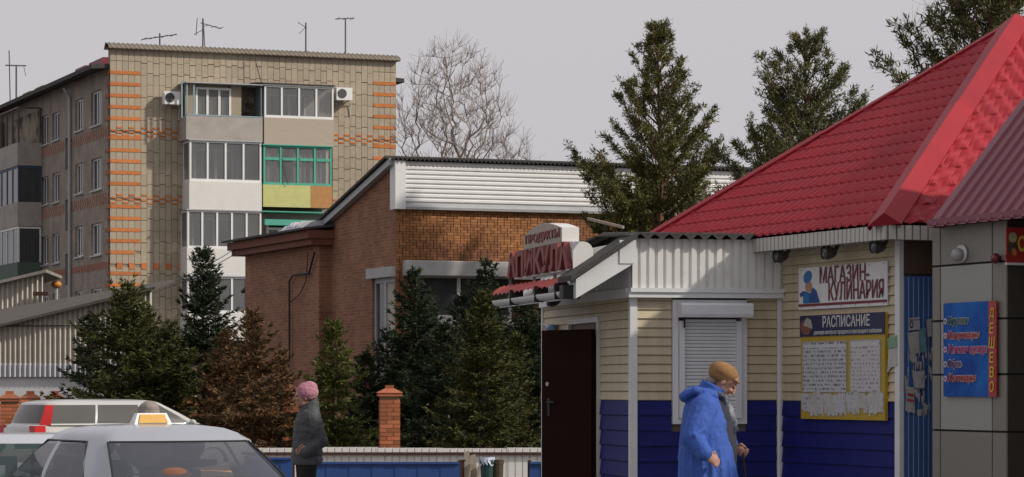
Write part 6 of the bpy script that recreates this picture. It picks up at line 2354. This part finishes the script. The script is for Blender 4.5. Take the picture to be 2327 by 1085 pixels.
for sg in (-1, 1): limb(lg, [(0, sg * .085, .84), (.01, sg * .085, .46), (-.01, sg * .085, .12)], [.115, .08, .066])
remesh('trousers', lg, .012, pm('black_cloth', (.01, .01, .012), .9, .2, 10), pink, 4)
for sg in (-1, 1):
    s_ = MB(); limb(s_, [(-.03, sg * .085, .06), (.05, sg * .09, .055), (.14, sg * .095, .045)], [.056, .05, .042]); s_.box(-.08, .18, sg * .09 - .042, sg * .09 + .042, 0, .03)
    remesh('shoe', s_, .009, black, pink, 2)
hh = MB()
hh.ell((-.005, 0, 1.525), (.122, .108, .108), 28, 16, Matrix.Rotation(-.12, 3, 'Y'))
for k in range(0):
    a = math.radians(-90 + k * 22.5)
    limb(hh, [(-.0 + .118 * math.cos(t) , .1 * math.sin(a) * .95, 1.52 + .092 * math.sin(t) * math.cos(a)) for t in np.linspace(.25, 2.9, 7)], [.008] * 7, 6)
hh.ell((-.03, 0, 1.57), (.09, .09, .075), 20, 12)
remesh('knitted_hat', hh, .0055, pm('pink_knit', (.42, .185, .235), .95, .18, 30, bump=.4, bscale=70), pink, 3, disp=.014, dscale=.035)

# ---- man behind the taxi
p = at(338, 25.2)
man = empty('person', T(p.x, p.y, 0, math.radians(120)), 'grey capped person in dark clothes leaning behind the taxi roof sign', 'person')
bd = MB()
Ph = head(bd, (.02, 0, 1.455), .35)
limb(bd, [(-.05, 0, 1.24), (-.03, 0, 1.32), (-.01, 0, 1.38)], [.075, .06, .058])
vtorso(bd, [(.8, 0, .12, .17), (1.0, -.03, .12, .17), (1.15, -.05, .12, .17), (1.26, -.06, .09, .15)])
for sg in (-1, 1):
    limb(bd, [(0, sg * .09, .84), (.02, sg * .09, .46), (-.01, sg * .09, .09)], [.095, .06, .045]); limb(bd, [(-.02, sg * .09, .045), (.14, sg * .1, .035)], [.04, .034])
    limb(bd, [(-.06, sg * .19, 1.24), (-.04, sg * .25, 1.0), (.12, sg * .22, .9)], [.055, .045, .032]); hand(bd, (.12, sg * .22, .9), (.8, -.2 * sg, -.3), (.2, 0, 1), .8)
remesh('body', bd, .007, m_skin, man, 2); eyes(man, Ph)
jk = MB(); vtorso(jk, [(.72, 0, .155, .2), (.95, -.02, .155, .2), (1.12, -.045, .155, .205), (1.22, -.055, .13, .2), (1.3, -.045, .095, .13), (1.345, -.035, .08, .1)])
for sg in (-1, 1): limb(jk, [(-.06, sg * .18, 1.23), (-.05, sg * .24, 1.1), (-.04, sg * .255, 1.0), (.09, sg * .23, .92)], [.085, .08, .075, .06])
remesh('jacket', jk, .01, pm('black_jacket', (.014, .013, .014), .8, .2, 8), man, 3, disp=.015)
lg = MB()
for sg in (-1, 1): limb(lg, [(0, sg * .09, .84), (.02, sg * .09, .46), (-.01, sg * .09, .12)], [.12, .085, .07])
remesh('trousers', lg, .014, MATS['black_cloth'], man, 3)
for sg in (-1, 1):
    s_ = MB(); limb(s_, [(-.03, sg * .09, .06), (.14, sg * .1, .045)], [.056, .044]); s_.box(-.08, .18, sg * .095 - .042, sg * .095 + .042, 0, .03)
    remesh('shoe', s_, .011, black, man, 2)
hh = MB(); hh.ell((.0, 0, 1.495), (.108, .092, .082), 22, 14, Matrix.Rotation(.3, 3, 'Y')); hh.ell((-.03, 0, 1.465), (.08, .088, .07), 20, 12)
remesh('knitted_cap', hh, .007, pm('grey_knit', (.27, .235, .21), .95, .25, 20, bump=.4, bscale=50), man, 3, disp=.008, dscale=.03)

# ------------------------------------------------------------------ overhead cables
def wire(a, b, sag, r, label):
    a, b = Vector(a), Vector(b); pts = [a.lerp(b, t) - Vector((0, 0, sag * 4 * t * (1 - t))) for t in np.linspace(0, 1, 12)]
    tag(MB().tube(pts, r, 4).obj('overhead_cable', black), label, 'cable', 'overhead cables')


q1 = FS.M(-.6, w12, zn + .2).translation
wire(q1, at(395, 66, zat(640, 66)), .05, .012, 'upper thin black cable from the annex cornice towards the sheds')
wire(q1 - Vector((0, 0, .15)), at(330, 66, zat(672, 66)), .08, .012, 'lower thin black cable from the annex cornice towards the sheds')
r1 = FA.M(FA.u(572), -.3, ztop).translation
wire(r1, FA.off(-1.25).M(FA.off(-1.25).u(655), 0, FA.off(-1.25).z(FA.off(-1.25).u(655), 420)).translation, .0, .018, 'black cable hanging down the apartment wall past the balconies')
